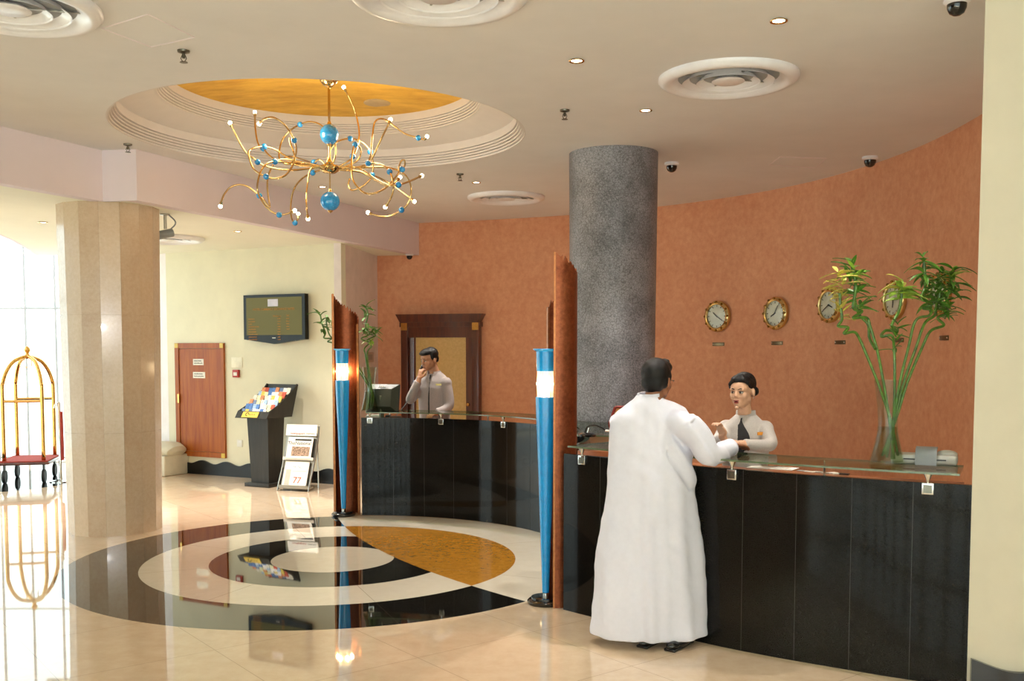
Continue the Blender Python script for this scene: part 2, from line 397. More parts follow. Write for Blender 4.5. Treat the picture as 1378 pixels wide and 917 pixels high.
# tile joints
def line(a, w): return t.math('LESS_THAN', t.math('ABSOLUTE', t.math('SUBTRACT', t.math('FRACT', a), .5)), w)
ca, sa = math.cos(R(38)), math.sin(R(38))
ua = t.math('ADD', t.math('MULTIPLY', X, ca / .9), t.math('MULTIPLY', Yy, sa / .9)); ub = t.math('ADD', t.math('MULTIPLY', X, -sa / .9), t.math('MULTIPLY', Yy, ca / .9))
jl = AND(t.math('MAXIMUM', line(ua, .002), line(ub, .002)), inv(lt(r, 2.24)))
ang = t.math('DIVIDE', t.math('ARCTAN2', t.math('SUBTRACT', Yy, CY0), t.math('SUBTRACT', X, CX0)), 2 * math.pi / 8)
jr = AND(t.math('LESS_THAN', t.math('MULTIPLY', t.math('ABSOLUTE', t.math('SUBTRACT', t.math('FRACT', ang), .5)), r), .003), AND(lt(r, 2.24), inv(lt(r, .535))))
c = t.mix(black, cream, blackc); c = t.mix(gold, c, goldc)
c = t.mix(t.math('MULTIPLY', t.math('MAXIMUM', jl, jr), .55), c, lin('6e5c48'))
t.bsdf(c, .03, spec=.5, coat=.25, coat_rough=.02); M['floor'] = t.m
fl = MB().box((-12, -6, -.12), (6.5, 18, 0)).build('floor', M['floor'], smooth=False); struct(fl)

# ---- plan lines
beam_line = [(-10.6, -6), (-4.98, 7.3), (-4.40, 8.50), (-3.93, 9.62), (-3.58, 9.56), (-1.40, 15.12)]
backpath = [(-2.06, 15.25), (-1.39, 15.10), (-.43, 14.78), (.84, 14.2), (1.93, 13.4), (2.6, 12.72), (3.11, 12.0), (3.46, 11.25), (3.70, 10.4), (3.84, 9.3), (3.80, 8.1), (3.62, 7.2), (3.42, 6.45)]
back = [(p.x, p.y) for p in smooth_path([Vector((x, y, 0)) for x, y in backpath], 8)]
w = MB().strip(back, 0, ZC, thick=.15); struct(w.build('wall_back', M['terracotta']))
WN = []
def hit_wall(px, py):
    d = ray(px, py)
    for i in range(len(back) - 1):
        a, b = back[i], back[i + 1]; ex, ey = b[0] - a[0], b[1] - a[1]
        den = d[0] * ey - d[1] * ex
        if abs(den) < 1e-9: continue
        tt = (a[0] * ey - a[1] * ex) / den; u = (a[0] * d[1] - a[1] * d[0]) / den
        if tt > 0 and -1e-6 <= u <= 1:
            n = Vector((ey, -ex, 0)).normalized()
            p = Vector((d[0] * tt, d[1] * tt, CAM_H + d[2] * tt))
            if n.dot(-p) < 0: n = -n
            return p, n, Vector((-n.y, n.x, 0))
    raise RuntimeError('miss')
# ---- main ceiling with the round dome opening
def holed(outer, hole, z0, z1):
    mb = MB(); loops = [[Vector((x, y, 0)) for x, y in outer], [Vector((x, y, 0)) for x, y in hole]]
    tri = tessellate_polygon(loops); pts = list(outer) + list(hole)
    for z in (z0, z1): mb.add([(x, y, z) for x, y in pts], [tuple(a) for a in tri])
    for lp in (outer, hole):
        n = len(lp); mb.add([(x, y, z0) for x, y in lp] + [(x, y, z1) for x, y in lp], [(i, (i + 1) % n, (i + 1) % n + n, i + n) for i in range(n)])
    return mb
RO = 1.78
hole = [(KX + RO * math.cos(2 * math.pi * i / 96), KY + RO * math.sin(2 * math.pi * i / 96)) for i in range(96)]
outer = [(-10.7, -6.1)] + beam_line[1:] + [(-1.5, 15.6), (6.5, 15.6), (6.5, -6.1)]
struct(holed(outer, hole, ZC, ZC + .05).build('ceiling', M['ceiling'], smooth=False))
prof = [(RO, 0)]
def ribs(r0, z0, r1, z1, n):
    for i in range(n):
        a = (i) / n; b = (i + 1) / n; ra, rb = r0 + (r1 - r0) * a, r0 + (r1 - r0) * b; za, zb = z0 + (z1 - z0) * a, z0 + (z1 - z0) * b
        h_ = zb - za; prof.extend([(ra, za), (ra, za + h_ * .6), (ra + .014, za + h_ * .64), (ra + .014, za + h_ * .96), (rb, zb)])
ribs(RO - .01, 0, 1.70, .115, 5)
prof += [(1.70, .19), (1.60, .21), (1.42, .265), (1.385, .275)]
ribs(1.385, .275, 1.33, .375, 5)
prof += [(1.33, .45)]
dm = MB().lathe([(a, b) for a, b in prof], (KX, KY, ZC), 96); struct(dm.build('ceiling_dome_moulding', M['cove'], ang=25))
gd = MB().lathe([(1.33, .449), (1.2, .47), (.8, .50), (.4, .52), (.001, .525)], (KX, KY, ZC), 96); struct(gd.build('ceiling_dome_gold', M['gold_leaf']))
# ---- lower ceiling, beam and riser round the entrance
notch = [(-5.62, 15.1), (-7.2, 15.1), (-6.85, 14.2), (-6.5, 13.05), (-6.22, 11.9), (-6.25, 10.4), (-6.9, 8.9), (-8.3, 7.6), (-10, 7), (-11.6, 6.9)]
low = beam_line + [(-1.40, 15.4), (-2.0, 15.6), (-5.3, 15.6)] + notch + [(-11.6, -6)]
mb = MB()
tri = tessellate_polygon([[Vector((x, y, 0)) for x, y in low]])
for z in (ZL, ZL + .06): mb.add([(x, y, z) for x, y in low], [tuple(a) for a in tri])
struct(mb.build('ceiling_lower', simple('lower_ceiling_paint', 'ebe9da', .9, var=.01, scale=2), smooth=False))
struct(MB().strip(beam_line, ZL - .004, ZC + .02, thick=.12).build('trim_1', M['beam'], smooth=False))
struct(MB().strip(notch, ZL, 6, thick=-.05).build('trim_2', M['beam'], smooth=False))
struct(MB().box((-11.7, 6.5, 6), (-5.2, 17, 6.1)).build('ceiling_entrance', M['beam'], smooth=False))
# ---- left wall with the screen; short grey return; pilaster
LW0, LW1 = Vector((-5.16, 14.86, 0)), Vector((-2.30, 13.42, 0)); LD = (LW1 - LW0).normalized(); LNV = Vector((LD.y, -LD.x, 0))
def lw(px, py, off=0.):
    d = ray(px, py); den = d[0] * LNV.x + d[1] * LNV.y; tt = (LW0.x * LNV.x + LW0.y * LNV.y) / den
    return Vector((d[0] * tt, d[1] * tt, CAM_H + d[2] * tt)) + LNV * off
struct(MB().strip([LW0[:2], LW1[:2]], 0, ZL, thick=.1).build('wall_left', M['cream_wall'], smooth=False))
struct(MB().strip([LW1[:2], (-2.06, 15.3)], 0, ZL, thick=.1).build('wall_return', M['grey_wall'], smooth=False))
struct(MB().prism([(-5.62, 16.4), (-5.50, 15.15), (-5.16, 14.86), (-5.05, 14.95), (-5.05, 16.4)], 0, ZL + .3).build('wall_pilaster', M['grey_wall'], smooth=False))
struct(MB().box((-5.1, 16.3, 0), (-3, 16.4, 6)).build('wall_far', M['grey_wall'], smooth=False))
# ---- right wall
struct(MB().prism([(2.44, 5.22), (6.5, 4.3), (6.5, 6.75), (3.46, 6.75)], 0, ZC).build('wall_right', M['right_wall'], smooth=False))
struct(MB().box((6.4, -6, 0), (6.5, 4.35, ZC)).build('wall_side', M['right_wall'], smooth=False))
struct(MB().box((-11.7, -6, 0), (-11.6, 6.6, ZC)).build('wall_entrance', M['mahogany'], smooth=False))  # unseen wall; dark wood chosen to keep the counter's reflection dark
# wavy black skirtings
def wave_strip(a, b, h, amp, wl, th, ph, off):
    a = Vector(a); b = Vector(b); L = (b - a).length; d = (b - a) / L; n = Vector((d.y, -d.x, 0)); N = max(8, int(L / .03)); path = []; hs = []
    for i in range(N + 1):
        s_ = L * i / N; p = a + d * s_ + n * off; path.append((p.x, p.y)); hs.append(h + amp * math.sin(2 * math.pi * s_ / wl + ph))
    return MB().strip(path, 0, lambda i: hs[i], thick=-th)
struct(wave_strip(LW0 + LD * .12, LW1, .185, .026, .46, .03, .3, .004).build('baseboard_left', M['black_stone']))
struct(wave_strip(Vector((2.455, 5.217, 0)), Vector((6.3, 4.345, 0)), .175, .035, .62, .03, 2.4, .004).build('baseboard_right', M['black_gloss']))
# ---- glazed fronts: far entrance front, side front, and the front behind the viewer
def glazing(name, a, b, z1, xs, zs, fr=.05):
    a = Vector(a); b = Vector(b); L = (b - a).length; d = (b - a) / L; n = Vector((-d.y, d.x, 0))
    root = thing(name, (a + b) / 2, None, None, kind='structure')
    T = Matrix(((d.x, n.x, 0, a.x), (d.y, n.y, 0, a.y), (0, 0, 1, 0), (0, 0, 0, 1)))
    m = MB()
    for x in xs: m.box((x - fr / 2, -fr / 2, 0), (x + fr / 2, fr / 2, z1), T)
    for z in zs: m.box((0, -fr / 2 + .001, z - fr / 2), (L, fr / 2 - .001, z + fr / 2), T)
    m.build('window_frame', M['frame_grey'], root, smooth=False)
    MB().box((0, -.004, 0), (L, .004, z1), T).build('window_pane', M['pane'], root, smooth=False)
    ld = bpy.data.lights.new('sky_portal', 'AREA'); lo = bpy.data.objects.new('sky_portal', ld); COL.objects.link(lo)
    ld.shape = 'RECTANGLE'; ld.size = L; ld.size_y = z1; ld.cycles.is_portal = True
    return root, lo
win1, por1 = glazing('window_1', (-11.6, 16.45, 0), (-5.6, 16.45, 0), 6, [.02, .9, 1.8, 2.55, 3.05, 3.55, 4.05, 4.75, 5.4, 5.98], [.04, 2.52, 5.96], .03)
por1.location = (-8.6, 16.4, 3); por1.rotation_euler = (R(-90), 0, 0)
win2, por2 = glazing('window_2', (-11.65, 6.7, 0), (-11.65, 16.4, 0), 6, [.03, 1.4, 2.8, 4.2, 5.6, 7, 8.4, 9.67], [.04, 2.62, 5.96])
por2.location = (-11.55, 11.5, 3); por2.rotation_euler = (R(90), 0, R(-90))
win3, por3 = glazing('window_3', (-11.6, -6, 0), (6.4, -6, 0), ZC, [.05 + i * .9 for i in range(21)], [.05, 1.0, 2.4, 3.7], .14)
por3.location = (-2.6, -5.9, ZC / 2); por3.rotation_euler = (R(90), 0, 0)
# slatted blinds hanging in the front behind the viewer (seen mirrored in the dark counter)
# ---- back-office door in the terracotta wall
pl, nl, _ = hit_wall(543, 560); pr, nr, _ = hit_wall(650, 560)
a = Vector((pl.x, pl.y, 0)); b = Vector((pr.x, pr.y, 0)); DX = (b - a).normalized(); DN = Vector((DX.y, -DX.x, 0)); W = (b - a).length
O = a + DN * .10
T = Matrix(((DX.x, -DN.x, 0, O.x), (DX.y, -DN.y, 0, O.y), (0, 0, 1, 0), (0, 0, 0, 1)))   # x across, y into wall, z up
door = thing('door_1', (a + b) / 2, None, None, kind='structure')
m = MB().box((0.02, -.03, 0), (.13, .1, 2.25), T, bevel=.006).box((W - .13, -.03, 0), (W - .02, .1, 2.25), T, bevel=.006)
m.box((.0, -.03, 2.18), (W, .1, 2.25), T)
m.add([(x, y, z) for y in (-.07, .1) for x, z in ((.02, 2.25), (W - .02, 2.25), (W + .05, 2.37), (-.05, 2.37))], [(0, 1, 2, 3), (7, 6, 5, 4), (0, 4, 5, 1), (1, 5, 6, 2), (2, 6, 7, 3), (3, 7, 4, 0)], T)
m.box((.14, .02, 0), (.24, .06, 2.18), T).box((.13, .0, 2.02), (W - .13, .05, 2.18), T).box((W - .24, .02, 0), (W - .13, .06, 2.05), T)
m.build('door_frame', M['mahogany'], door)
MB().box((.24, .035, .04), (W - .24, .05, 2.03), T).build('door_leaf', M['olive_panel'], door, smooth=False)
MB().box((.025, -.036, 2.13), (.125, -.03, 2.24), T).box((W - .125, -.036, 2.13), (W - .025, -.03, 2.24), T).build('brass_corner', M['brass'], door)
MB().box((.155, .012, 0), (.215, .022, 2.15), T, bevel=.004).build('steel_jamb', simple('brushed_jamb', '9aa0b4', .25, .8), door)
MB().ball((W - .2, -.0, 1.02), .028, T=T).ball((W - .2, -.0, .88), .024, T=T).build('door_handle', M['brass'], door)

# ================================================================== COLUMNS
def marble_column():
    root = thing('marble_column', (-4.075, 10.10, 0), 'thick many-sided beige marble column under the lowered ceiling, left of the inlaid circle', 'column')
    n = 16; rt, rb = .49, .455; top = ZL
    c = Vector((-4.075, 10.10, 0))
    for k in range(n):
        m = MB(); a0 = 2 * math.pi * (k + .5) / n; a1 = a0 + 2 * math.pi / n * .994
        zs = [0, 1.02, 1.024, 2.18, 2.184, top]
        for q in (0, 2, 4):
            z0, z1 = zs[q], zs[q + 1]; vs = []
            for z in (z0, z1):
                rr = rb + (rt - rb) * z / top
                vs += [(c.x + rr * math.cos(a0), c.y + rr * math.sin(a0), z), (c.x + rr * math.cos(a1), c.y + rr * math.sin(a1), z),
                       (c.x + (rr - .05) * math.cos(a1), c.y + (rr - .05) * math.sin(a1), z), (c.x + (rr - .05) * math.cos(a0), c.y + (rr - .05) * math.sin(a0), z)]
            m.add(vs, [(0, 1, 5, 4), (1, 2, 6, 5), (2, 3, 7, 6), (3, 0, 4, 7), (0, 3, 2, 1), (4, 5, 6, 7)])
        m.build('facing_panel', M['marble_a'] if k % 2 else M['marble_b'], root, smooth=False)
    MB().lathe([(rb - .012, 0), (rt - .012, top)], (c.x, c.y, 0), 32).build('core', M['marble_a'], root)
marble_column()
gc = MB()
prof = [(.0, 0), (.405, 0)] + [(.405 + .028 * z / ZC, z) for z in [i * .25 for i in range(1, 15)]] + [(.433, ZC), (0, ZC)]
gc.lathe(prof, (.99, 9.80, 0), 64)
tag(gc.build('stone_column', M['granite_col']), 'round dark grey cracked-stone column rising behind the reception counter to the ceiling', 'column')

# ================================================================== CEILING FITTINGS
M['vent_back'] = simple('vent_backing', 'a8abae', .7)
def diffuser(px, py, z, label, Rr=.485, grp='round air diffusers in the ceiling'):
    p = on_z(px, py, z); root = thing('air_diffuser', p, label, 'air vent', grp)
    c = (p.x, p.y, z)
    MB().lathe([(Rr, .0), (Rr, -.02), (Rr - .03, -.045), (Rr - .07, -.05), (Rr - .10, -.03), (Rr - .14, .0)], c, 48).build('outer_ring', M['white_gloss'], root, ang=60)
    for k, (ra, w_) in enumerate(((.315, .05), (.215, .045))):
        MB().lathe([(ra, -.035), (ra + .006, -.042), (ra - w_ * .4, -.018), (ra - w_, .012), (ra - w_ - .006, .006), (ra - .012, -.032), (ra, -.035)], c, 40).build('inner_ring', M['white_gloss'], root, ang=60)
    MB().lathe([(.001, -.03), (.105, -.036), (.115, -.03), (.09, -.012), (.02, .01), (.012, -.0), (.001, 0)], c, 32).build('centre_disc', M['white_gloss'], root, ang=60)
    MB().lathe([(Rr - .11, -.002), (.001, -.002)], c, 40).build('backing_plate', M['vent_back'], root)
    mm = MB()
    for q in range(4):
        a = q * math.pi / 2 + .3; mm.box((.03, -.006, -.016), (Rr - .12, .006, -.006), Matrix.Translation(p) @ Matrix.Rotation(a, 4, 'Z'))
    mm.build('spoke', M['steel'], root, smooth=False)
diffuser(980, 104, ZC, 'large round white air diffuser on the ceiling in front of the grey column')
diffuser(681, 265, ZC, 'round white air diffuser on the ceiling between the chandelier and the grey column')
diffuser(12, 6, ZC, 'round air diffuser cut off by the top left corner of the view')
diffuser(590, -12, ZC, 'round air diffuser cut off by the top edge above the dome')
diffuser(222, 320, ZL, 'round air diffuser on the lowered ceiling behind the marble column', .49)
def downlight(px, py, z, label, lit=True):
    p = on_z(px, py, z); root = thing('downlight', p, label, 'ceiling light', 'recessed ceiling downlights'); c = (p.x, p.y, z)
    MB().lathe([(.042, .0), (.052, -.006), (.050, -.010), (.038, -.008), (.034, 0)], c, 24).build('trim_ring', M['brass'], root, ang=60)
    MB().lathe([(.037, -.004), (.001, -.006)], c, 20).build('lamp', M['lamp'], root)
    ld = bpy.data.lights.new('downlight_beam', 'SPOT'); lo = bpy.data.objects.new('downlight_beam', ld); COL.objects.link(lo)
    ld.energy = DOWN_W * (.5 if p.y < 7.5 else 1.15); ld.color = (1, .93, .84); ld.spot_size = R(95); ld.spot_blend = 1; ld.shadow_soft_size = .03
    lo.location = (p.x, p.y, z - .03)
DOWN_W = 190
for a in [(1048, 27, ZC, 'downlight nearest the camera, above the grey-column side of the counter'), (776, 81, ZC, 'lit downlight left of the large air diffuser'),
          (869, 148, ZC, 'lit downlight just in front of the grey column top'), (641, 245, ZC, 'downlight between the chandelier and the far air diffuser'),
          (434, 251, ZC, 'downlight seen behind the chandelier stem'), (320, 311, ZL, 'downlight in the lowered ceiling above the wall screen'),
          (58, 299, ZL, 'downlight in the lowered ceiling left of the marble column')]: downlight(*a)
def sprinkler(px, py, label):
    p = on_z(px, py, ZC); root = thing('fire_sprinkler', p, label, 'sprinkler', 'fire sprinklers under the ceiling'); c = (p.x, p.y, ZC)
    MB().lathe([(.04, 0), (.038, -.012), (.014, -.02), (.014, -.02), (.001, -.02)], c, 16).build('escutcheon', M['dark_steel'], root)
    m = MB().lathe([(.01, -.018), (.01, -.05), (.001, -.05)], c, 10)
    for s_ in (-1, 1): m.tube([(c[0] + s_ * .01, c[1], ZC - .03), (c[0] + s_ * .018, c[1], ZC - .05), (c[0] + s_ * .005, c[1], ZC - .072)], .003, 6)
    m.build('body', M['dark_steel'], root)
    MB().lathe([(.001, -.07), (.024, -.072), (.026, -.076), (.001, -.078)], c, 14).build('deflector', M['dark_steel'], root)
for a in [(247, 68, 'sprinkler above and left of the dome, nearest the access hatch'), (172, 194, 'sprinkler hanging by the corner of the lilac beam'),
          (760, 148, 'sprinkler hanging left of the grey column top'), (619, 234, 'sprinkler right of the chandelier, near the far diffuser')]: sprinkler(*a)
def dome_cam(px, py, z, label, s_=1.):
    p = on_z(px, py, z); root = thing('dome_camera', p, label, 'security camera', 'dome security cameras'); c = (p.x, p.y, z)
    MB().lathe([(.075 * s_, 0), (.078 * s_, -.02 * s_), (.06 * s_, -.035 * s_), (.001, -.035 * s_)], c, 24).build('mount', M['white_gloss'], root, ang=50)
    MB().lathe([(.058 * s_, -.034 * s_), (.056 * s_, -.06 * s_), (.042 * s_, -.088 * s_), (.02 * s_, -.101 * s_), (.001, -.104 * s_)], c, 24).build('dome', M['black_gloss'], root, ang=60)
for a in [(1288, -2, ZC, 'black dome camera at the top right corner, nearest the right wall', .9), (1171, 211, ZC, 'small black dome camera on the ceiling above the right-hand clocks', 1.),
          (904, 219, ZC, 'small black dome camera on the ceiling right of the grey column', .95), (551, 342, ZL, 'black dome camera under the beam end above the back door', .8)]: dome_cam(*a)
# bullet camera under the lowered ceiling
p = on_z(222, 288, ZL); root = thing('bullet_camera', p, 'grey wall-mount camera on a drop bracket just right of the marble column top', 'security camera')
MB().lathe([(.05, 0), (.05, -.012), (.02, -.02), (.016, -.02), (.016, -.16), (.001, -.16)], (p.x, p.y, ZL), 16).build('bracket', M['steel'], root)
m = MB(); m.tube([(p.x + .04, p.y, ZL - .01)] + [(p.x + .06 + .05 * math.sin(i * .5), p.y, ZL - .03 - i * .02) for i in range(7)] + [(p.x + .03, p.y, ZL - .19)], .008, 8); m.build('cable', M['grey_plastic'], root)
m = MB().tube([(p.x - .1, p.y - .1, ZL - .25), (p.x + .06, p.y + .04, ZL - .19)], .045, 16); m.build('housing', M['grey_plastic'], root)
MB().tube([(p.x - .14, p.y - .13, ZL - .262), (p.x - .1, p.y - .1, ZL - .25)], .036, 14).build('lens_hood', M['black_plastic'], root)
# speaker grille in the gold dome
p = on_z(508, 137, ZC + .5); tag(MB().lathe([(.001, -.012), (.12, -.012), (.135, -.004), (.135, .02)], (p.x, p.y, ZC + .49), 28).build('ceiling_speaker', simple('speaker_grille', 'b8a07a', .6)),
    'small round speaker grille set in the gold dome', 'speaker')
# access hatches: thin frames round flush panels
def hatch(pts, n):
    q = [on_z(x, y, ZC) for x, y in pts]; c = sum(q, Vector()) / 4; m = MB()
    for i in range(4):
        a, b = q[i], q[(i + 1) % 4]; m.tube([(a.x, a.y, ZC), (b.x, b.y, ZC)], .004, 4)
    struct(m.build('trim_%d' % n, M['beam'], smooth=False))
hatch([(137, 38), (203, 63), (262, 50), (199, 19)], 3); hatch([(1050, 211), (1035, 222), (1098, 226), (1112, 213)], 4)

# ================================================================== CHANDELIER
def K(cx, cy): return (290 + cx / 4.587, 100 + cy / 4.587)
CHY = KY - .03
hub = at(*K(705, 582), CHY)
ch = thing('chandelier', at(440, 103, CHY), 'large brass chandelier of curling tubes with blue beads hanging from the gold dome', 'chandelier')
top = at(441, 106, CHY); zc_ = ZC + .525
MB().lathe([(.085, zc_ - top.z + .0), (.085, .02), (.078, -.02), (.05, -.055), (.02, -.075), (.001, -.078)], (hub.x, CHY, top.z), 28).build('ceiling_rose', M['gold_metal'], ch, ang=60)
g1 = at(442, 181, CHY); g2 = at(443.5, 271, CHY)
MB().lathe([(.011, hub.z), (.011, top.z)], (hub.x, CHY, 0), 12).build('stem', M['gold_metal'], ch)
MB().lathe([(.006, g2.z), (.006, hub.z)], (hub.x, CHY, 0), 12).build('drop_rod', M['gold_metal'], ch)
def globe(g, rx, rz):
    o = MB().ball(g, (rx, rx, rz), 28, 18).build('glass_globe', M['bead'], ch, ang=180)
    MB().lathe([(.02, rz - .004), (.014, rz + .018), (.011, rz + .022)], g, 14).build('cap', M['gold_metal'], o)
    MB().lathe([(.001, -rz - .018), (.02, -rz - .008), (.028, -rz + .008)], g, 14).build('cap', M['gold_metal'], o)
globe(Vector((hub.x, CHY, g1.z)), .083, .09); globe(Vector((hub.x, CHY, g2.z)), .086, .085)
MB().lathe([(.001, -.045), (.05, -.04), (.09, -.012), (.1, .008), (.09, .02), (.05, .03), (.02, .06), (.012, .1)], hub, 28).build('hub', M['gold_metal'], ch, ang=60)
H_ = (705, 582)
# each arm: (points in trace units, bead indices, lit tip, depth swing)
arms = [
 ([(660, 575), (560, 585), (480, 592), (380, 585), (300, 565), (260, 542), (235, 520), (205, 500), (165, 450), (125, 375), (93, 306)], [5], 1, -.45),
 ([(655, 572), (540, 560), (450, 548), (375, 530), (330, 500), (295, 460), (272, 445), (255, 400), (245, 320), (243, 240)], [5], 1, .35),
 ([(655, 570), (530, 565), (425, 550), (455, 555), (487, 520), (499, 465), (486, 408), (445, 335), (400, 290), (350, 266), (300, 276), (272, 303)], [6], 1, -.6),
 ([(715, 562), (735, 520), (742, 460), (728, 400), (692, 350), (640, 308), (580, 294), (522, 310), (465, 345), (420, 395), (398, 450), (393, 515), (418, 548)], [7], 0, .3),
 ([(658, 575), (530, 558), (440, 510), (370, 466), (300, 447), (240, 455), (206, 478), (212, 530), (235, 585), (275, 616), (312, 632), (360, 645), (425, 628), (470, 575), (490, 520), (478, 470), (462, 425), (458, 395)], [4, 10], 0, -.5),
 ([(655, 580), (560, 555), (450, 545), (367, 540), (320, 552), (285, 590), (264, 650), (258, 710), (275, 760), (310, 815), (350, 850), (393, 868), (440, 862), (484, 845)], [3, 11], 1, -.7),
 ([(656, 568), (520, 540), (420, 525), (367, 545), (335, 600), (322, 650), (320, 700), (326, 760), (335, 822), (300, 780), (270, 750), (228, 715), (190, 690), (140, 682), (90, 700), (55, 740), (38, 780), (31, 810)], [10], 1, -.35),
 ([(660, 590), (600, 608), (540, 640), (495, 690), (472, 750), (464, 830), (470, 890), (490, 918), (508, 895), (511, 868)], [1, 7], 1, .5),
 ([(690, 590), (640, 572), (600, 575), (578, 610), (568, 680), (560, 750), (562, 820), (570, 888)], [], 1, -.5),
 ([(690, 580), (665, 545), (635, 527), (606, 545), (560, 535), (500, 515), (450, 508), (415, 525)], [3], 0, .55),
 ([(760, 570), (800, 548), (835, 525), (846, 508), (868, 470), (884, 410), (886, 345), (870, 260), (845, 190), (810, 115), (794, 85)], [3], 1, .4),
 ([(765, 578), (850, 548), (885, 520), (899, 480), (888, 448), (862, 435), (846, 480), (840, 560), (845, 640), (872, 692), (920, 733), (980, 735), (1050, 702), (1100, 650), (1132, 605), (1133, 570), (1148, 535), (1166, 533), (1168, 562), (1152, 588)], [5, 19], 0, -.55),
 ([(690, 560), (697, 510), (715, 455), (755, 415), (831, 397), (895, 415), (935, 448), (954, 480), (972, 540), (968, 620), (940, 665), (890, 702), (842, 716), (820, 690), (828, 645)], [4, 7], 0, .45),
 ([(765, 585), (850, 580), (915, 572), (942, 550), (972, 510), (1000, 450), (1035, 375), (1070, 305), (1078, 285)], [3], 1, -.3),
 ([(762, 580), (860, 575), (925, 562), (955, 510), (962, 450), (970, 370), (982, 300), (1010, 276), (1050, 282), (1100, 318), (1170, 368), (1252, 393), (1285, 402), (1302, 388)], [11], 1, .35),
 ([(762, 572), (860, 578), (940, 556), (1000, 552), (1045, 570), (1074, 602), (1092, 645), (1098, 705), (1082, 765), (1051, 816)], [5], 1, -.4),
 ([(762, 578), (850, 572), (920, 600), (1000, 655), (1075, 686), (1129, 683), (1200, 660), (1271, 628)], [5], 1, -.7),
 ([(760, 590), (880, 600), (968, 622), (1050, 660), (1130, 712), (1224, 783)], [2], 1, .55),
 ([(765, 575), (900, 577), (1040, 575), (1110, 588), (1165, 618), (1198, 665), (1208, 730), (1190, 795), (1148, 838), (1085, 873), (1015, 878), (947, 856)], [8], 1, -.25),
 ([(765, 590), (900, 606), (1000, 662), (1060, 690), (1105, 672), (1136, 640)], [], 1, .3)]
for k, (pts, beads, lit, sw) in enumerate(arms):
    L = 0; acc = [0.]
    for i in range(1, len(pts)): L += math.dist(pts[i], pts[i - 1]); acc.append(L)
    P3 = [Vector((hub.x, CHY, hub.z))]
    for i, q in enumerate(pts):
        s_ = acc[i] / L; dy = sw * (math.sin(s_ * 2.0) * .75 + .18 * math.sin(s_ * 7 + k)) * min(1, .12 + s_ * 1.4)
        P3.append(at(*K(*q), CHY + dy))
    path = smooth_path(P3, 7)
    arm = MB().tube(path, .0078, 8).build('curved_arm', M['gold_metal'], ch, ang=180)
    for b_ in beads: MB().ball(P3[b_ + 1], .0265, 14, 9).build('bead', M['bead'], arm, ang=180)
    if lit:
        e = P3[-1]; d = (path[-1] - path[-3]).normalized()
        MB().tube([e - d * .03, e], .0125, 8).build('lamp_holder', M['gold_metal'], arm)
        MB().ball(e + d * .008, .016, 10, 8).build('bulb', M['bulb'], arm, ang=180)
for dx, dy, e_ in ((-.35, -.2, 9), (.35, .2, 9)):
    ld = bpy.data.lights.new('chandelier_glow', 'POINT'); lo = bpy.data.objects.new('chandelier_glow', ld); COL.objects.link(lo)
    ld.energy = e_; ld.color = (1, .78, .5); ld.shadow_soft_size = .15; lo.location = (hub.x + dx, CHY + dy, hub.z + .25)
def scribble(widths, name, mat, T, lead, parent, h=.014):
    # rows of small marks standing for print too fine to read
    m = MB(); rs = random.Random(len(widths) * 7 + int(widths[0] * 1000))
    for i, w_ in enumerate(widths):
        x = 0
        while x < w_:
            u = rs.uniform(.004, .010); hh_ = h * rs.uniform(.55, 1)
            m.box((x, -i * lead - h / 2, 0), (min(w_, x + u), -i * lead - h / 2 + hh_, .001), T); x += u + .004
    return m.build(name, mat, parent, smooth=False)
# ================================================================== COUNTERS
def offs(path, d):
    n = len(path); out = []
    for i in range(n):
        a = Vector(path[max(0, i - 1)]); b = Vector(path[min(n - 1, i + 1)]); e = (b - a).normalized()
        out.append((path[i][0] - e.y * d, path[i][1] + e.x * d))
    return out
def trimx(path, x0, x1=99): return [p for p in path if x0 <= p[0] <= x1]
def on_path(path, px, py=600):
    d = ray(px, py)
    for i in range(len(path) - 1):
        a, b = path[i], path[i + 1]; ex, ey = b[0] - a[0], b[1] - a[1]; den = d[0] * ey - d[1] * ex
        if abs(den) < 1e-9: continue
        tt = (a[0] * ey - a[1] * ex) / den; u = (a[0] * d[1] - a[1] * d[0]) / den
        if tt > 0 and -1e-6 <= u <= 1:
            e = Vector((ex, ey, 0)).normalized(); return Vector((d[0] * tt, d[1] * tt, 0)), e
near_front = [(p.x, p.y) for p in smooth_path([Vector((x, y, 0)) for x, y in [(.365, 6.94), (.60, 6.70), (1.22, 6.13), (1.55, 5.87), (1.87, 5.66), (2.14, 5.49), (2.46, 5.32), (2.60, 5.26)]], 8)]
far_front = [(CX0 + 2.27 * math.cos(R(a)), CY0 + 2.27 * math.sin(R(a))) for a in [91 - i * 1.5 for i in range(76)]]
def glassify(o):
    me = o.data
    for p in me.polygons: p.material_index = 0 if abs(p.normal.z) > .5 else 1
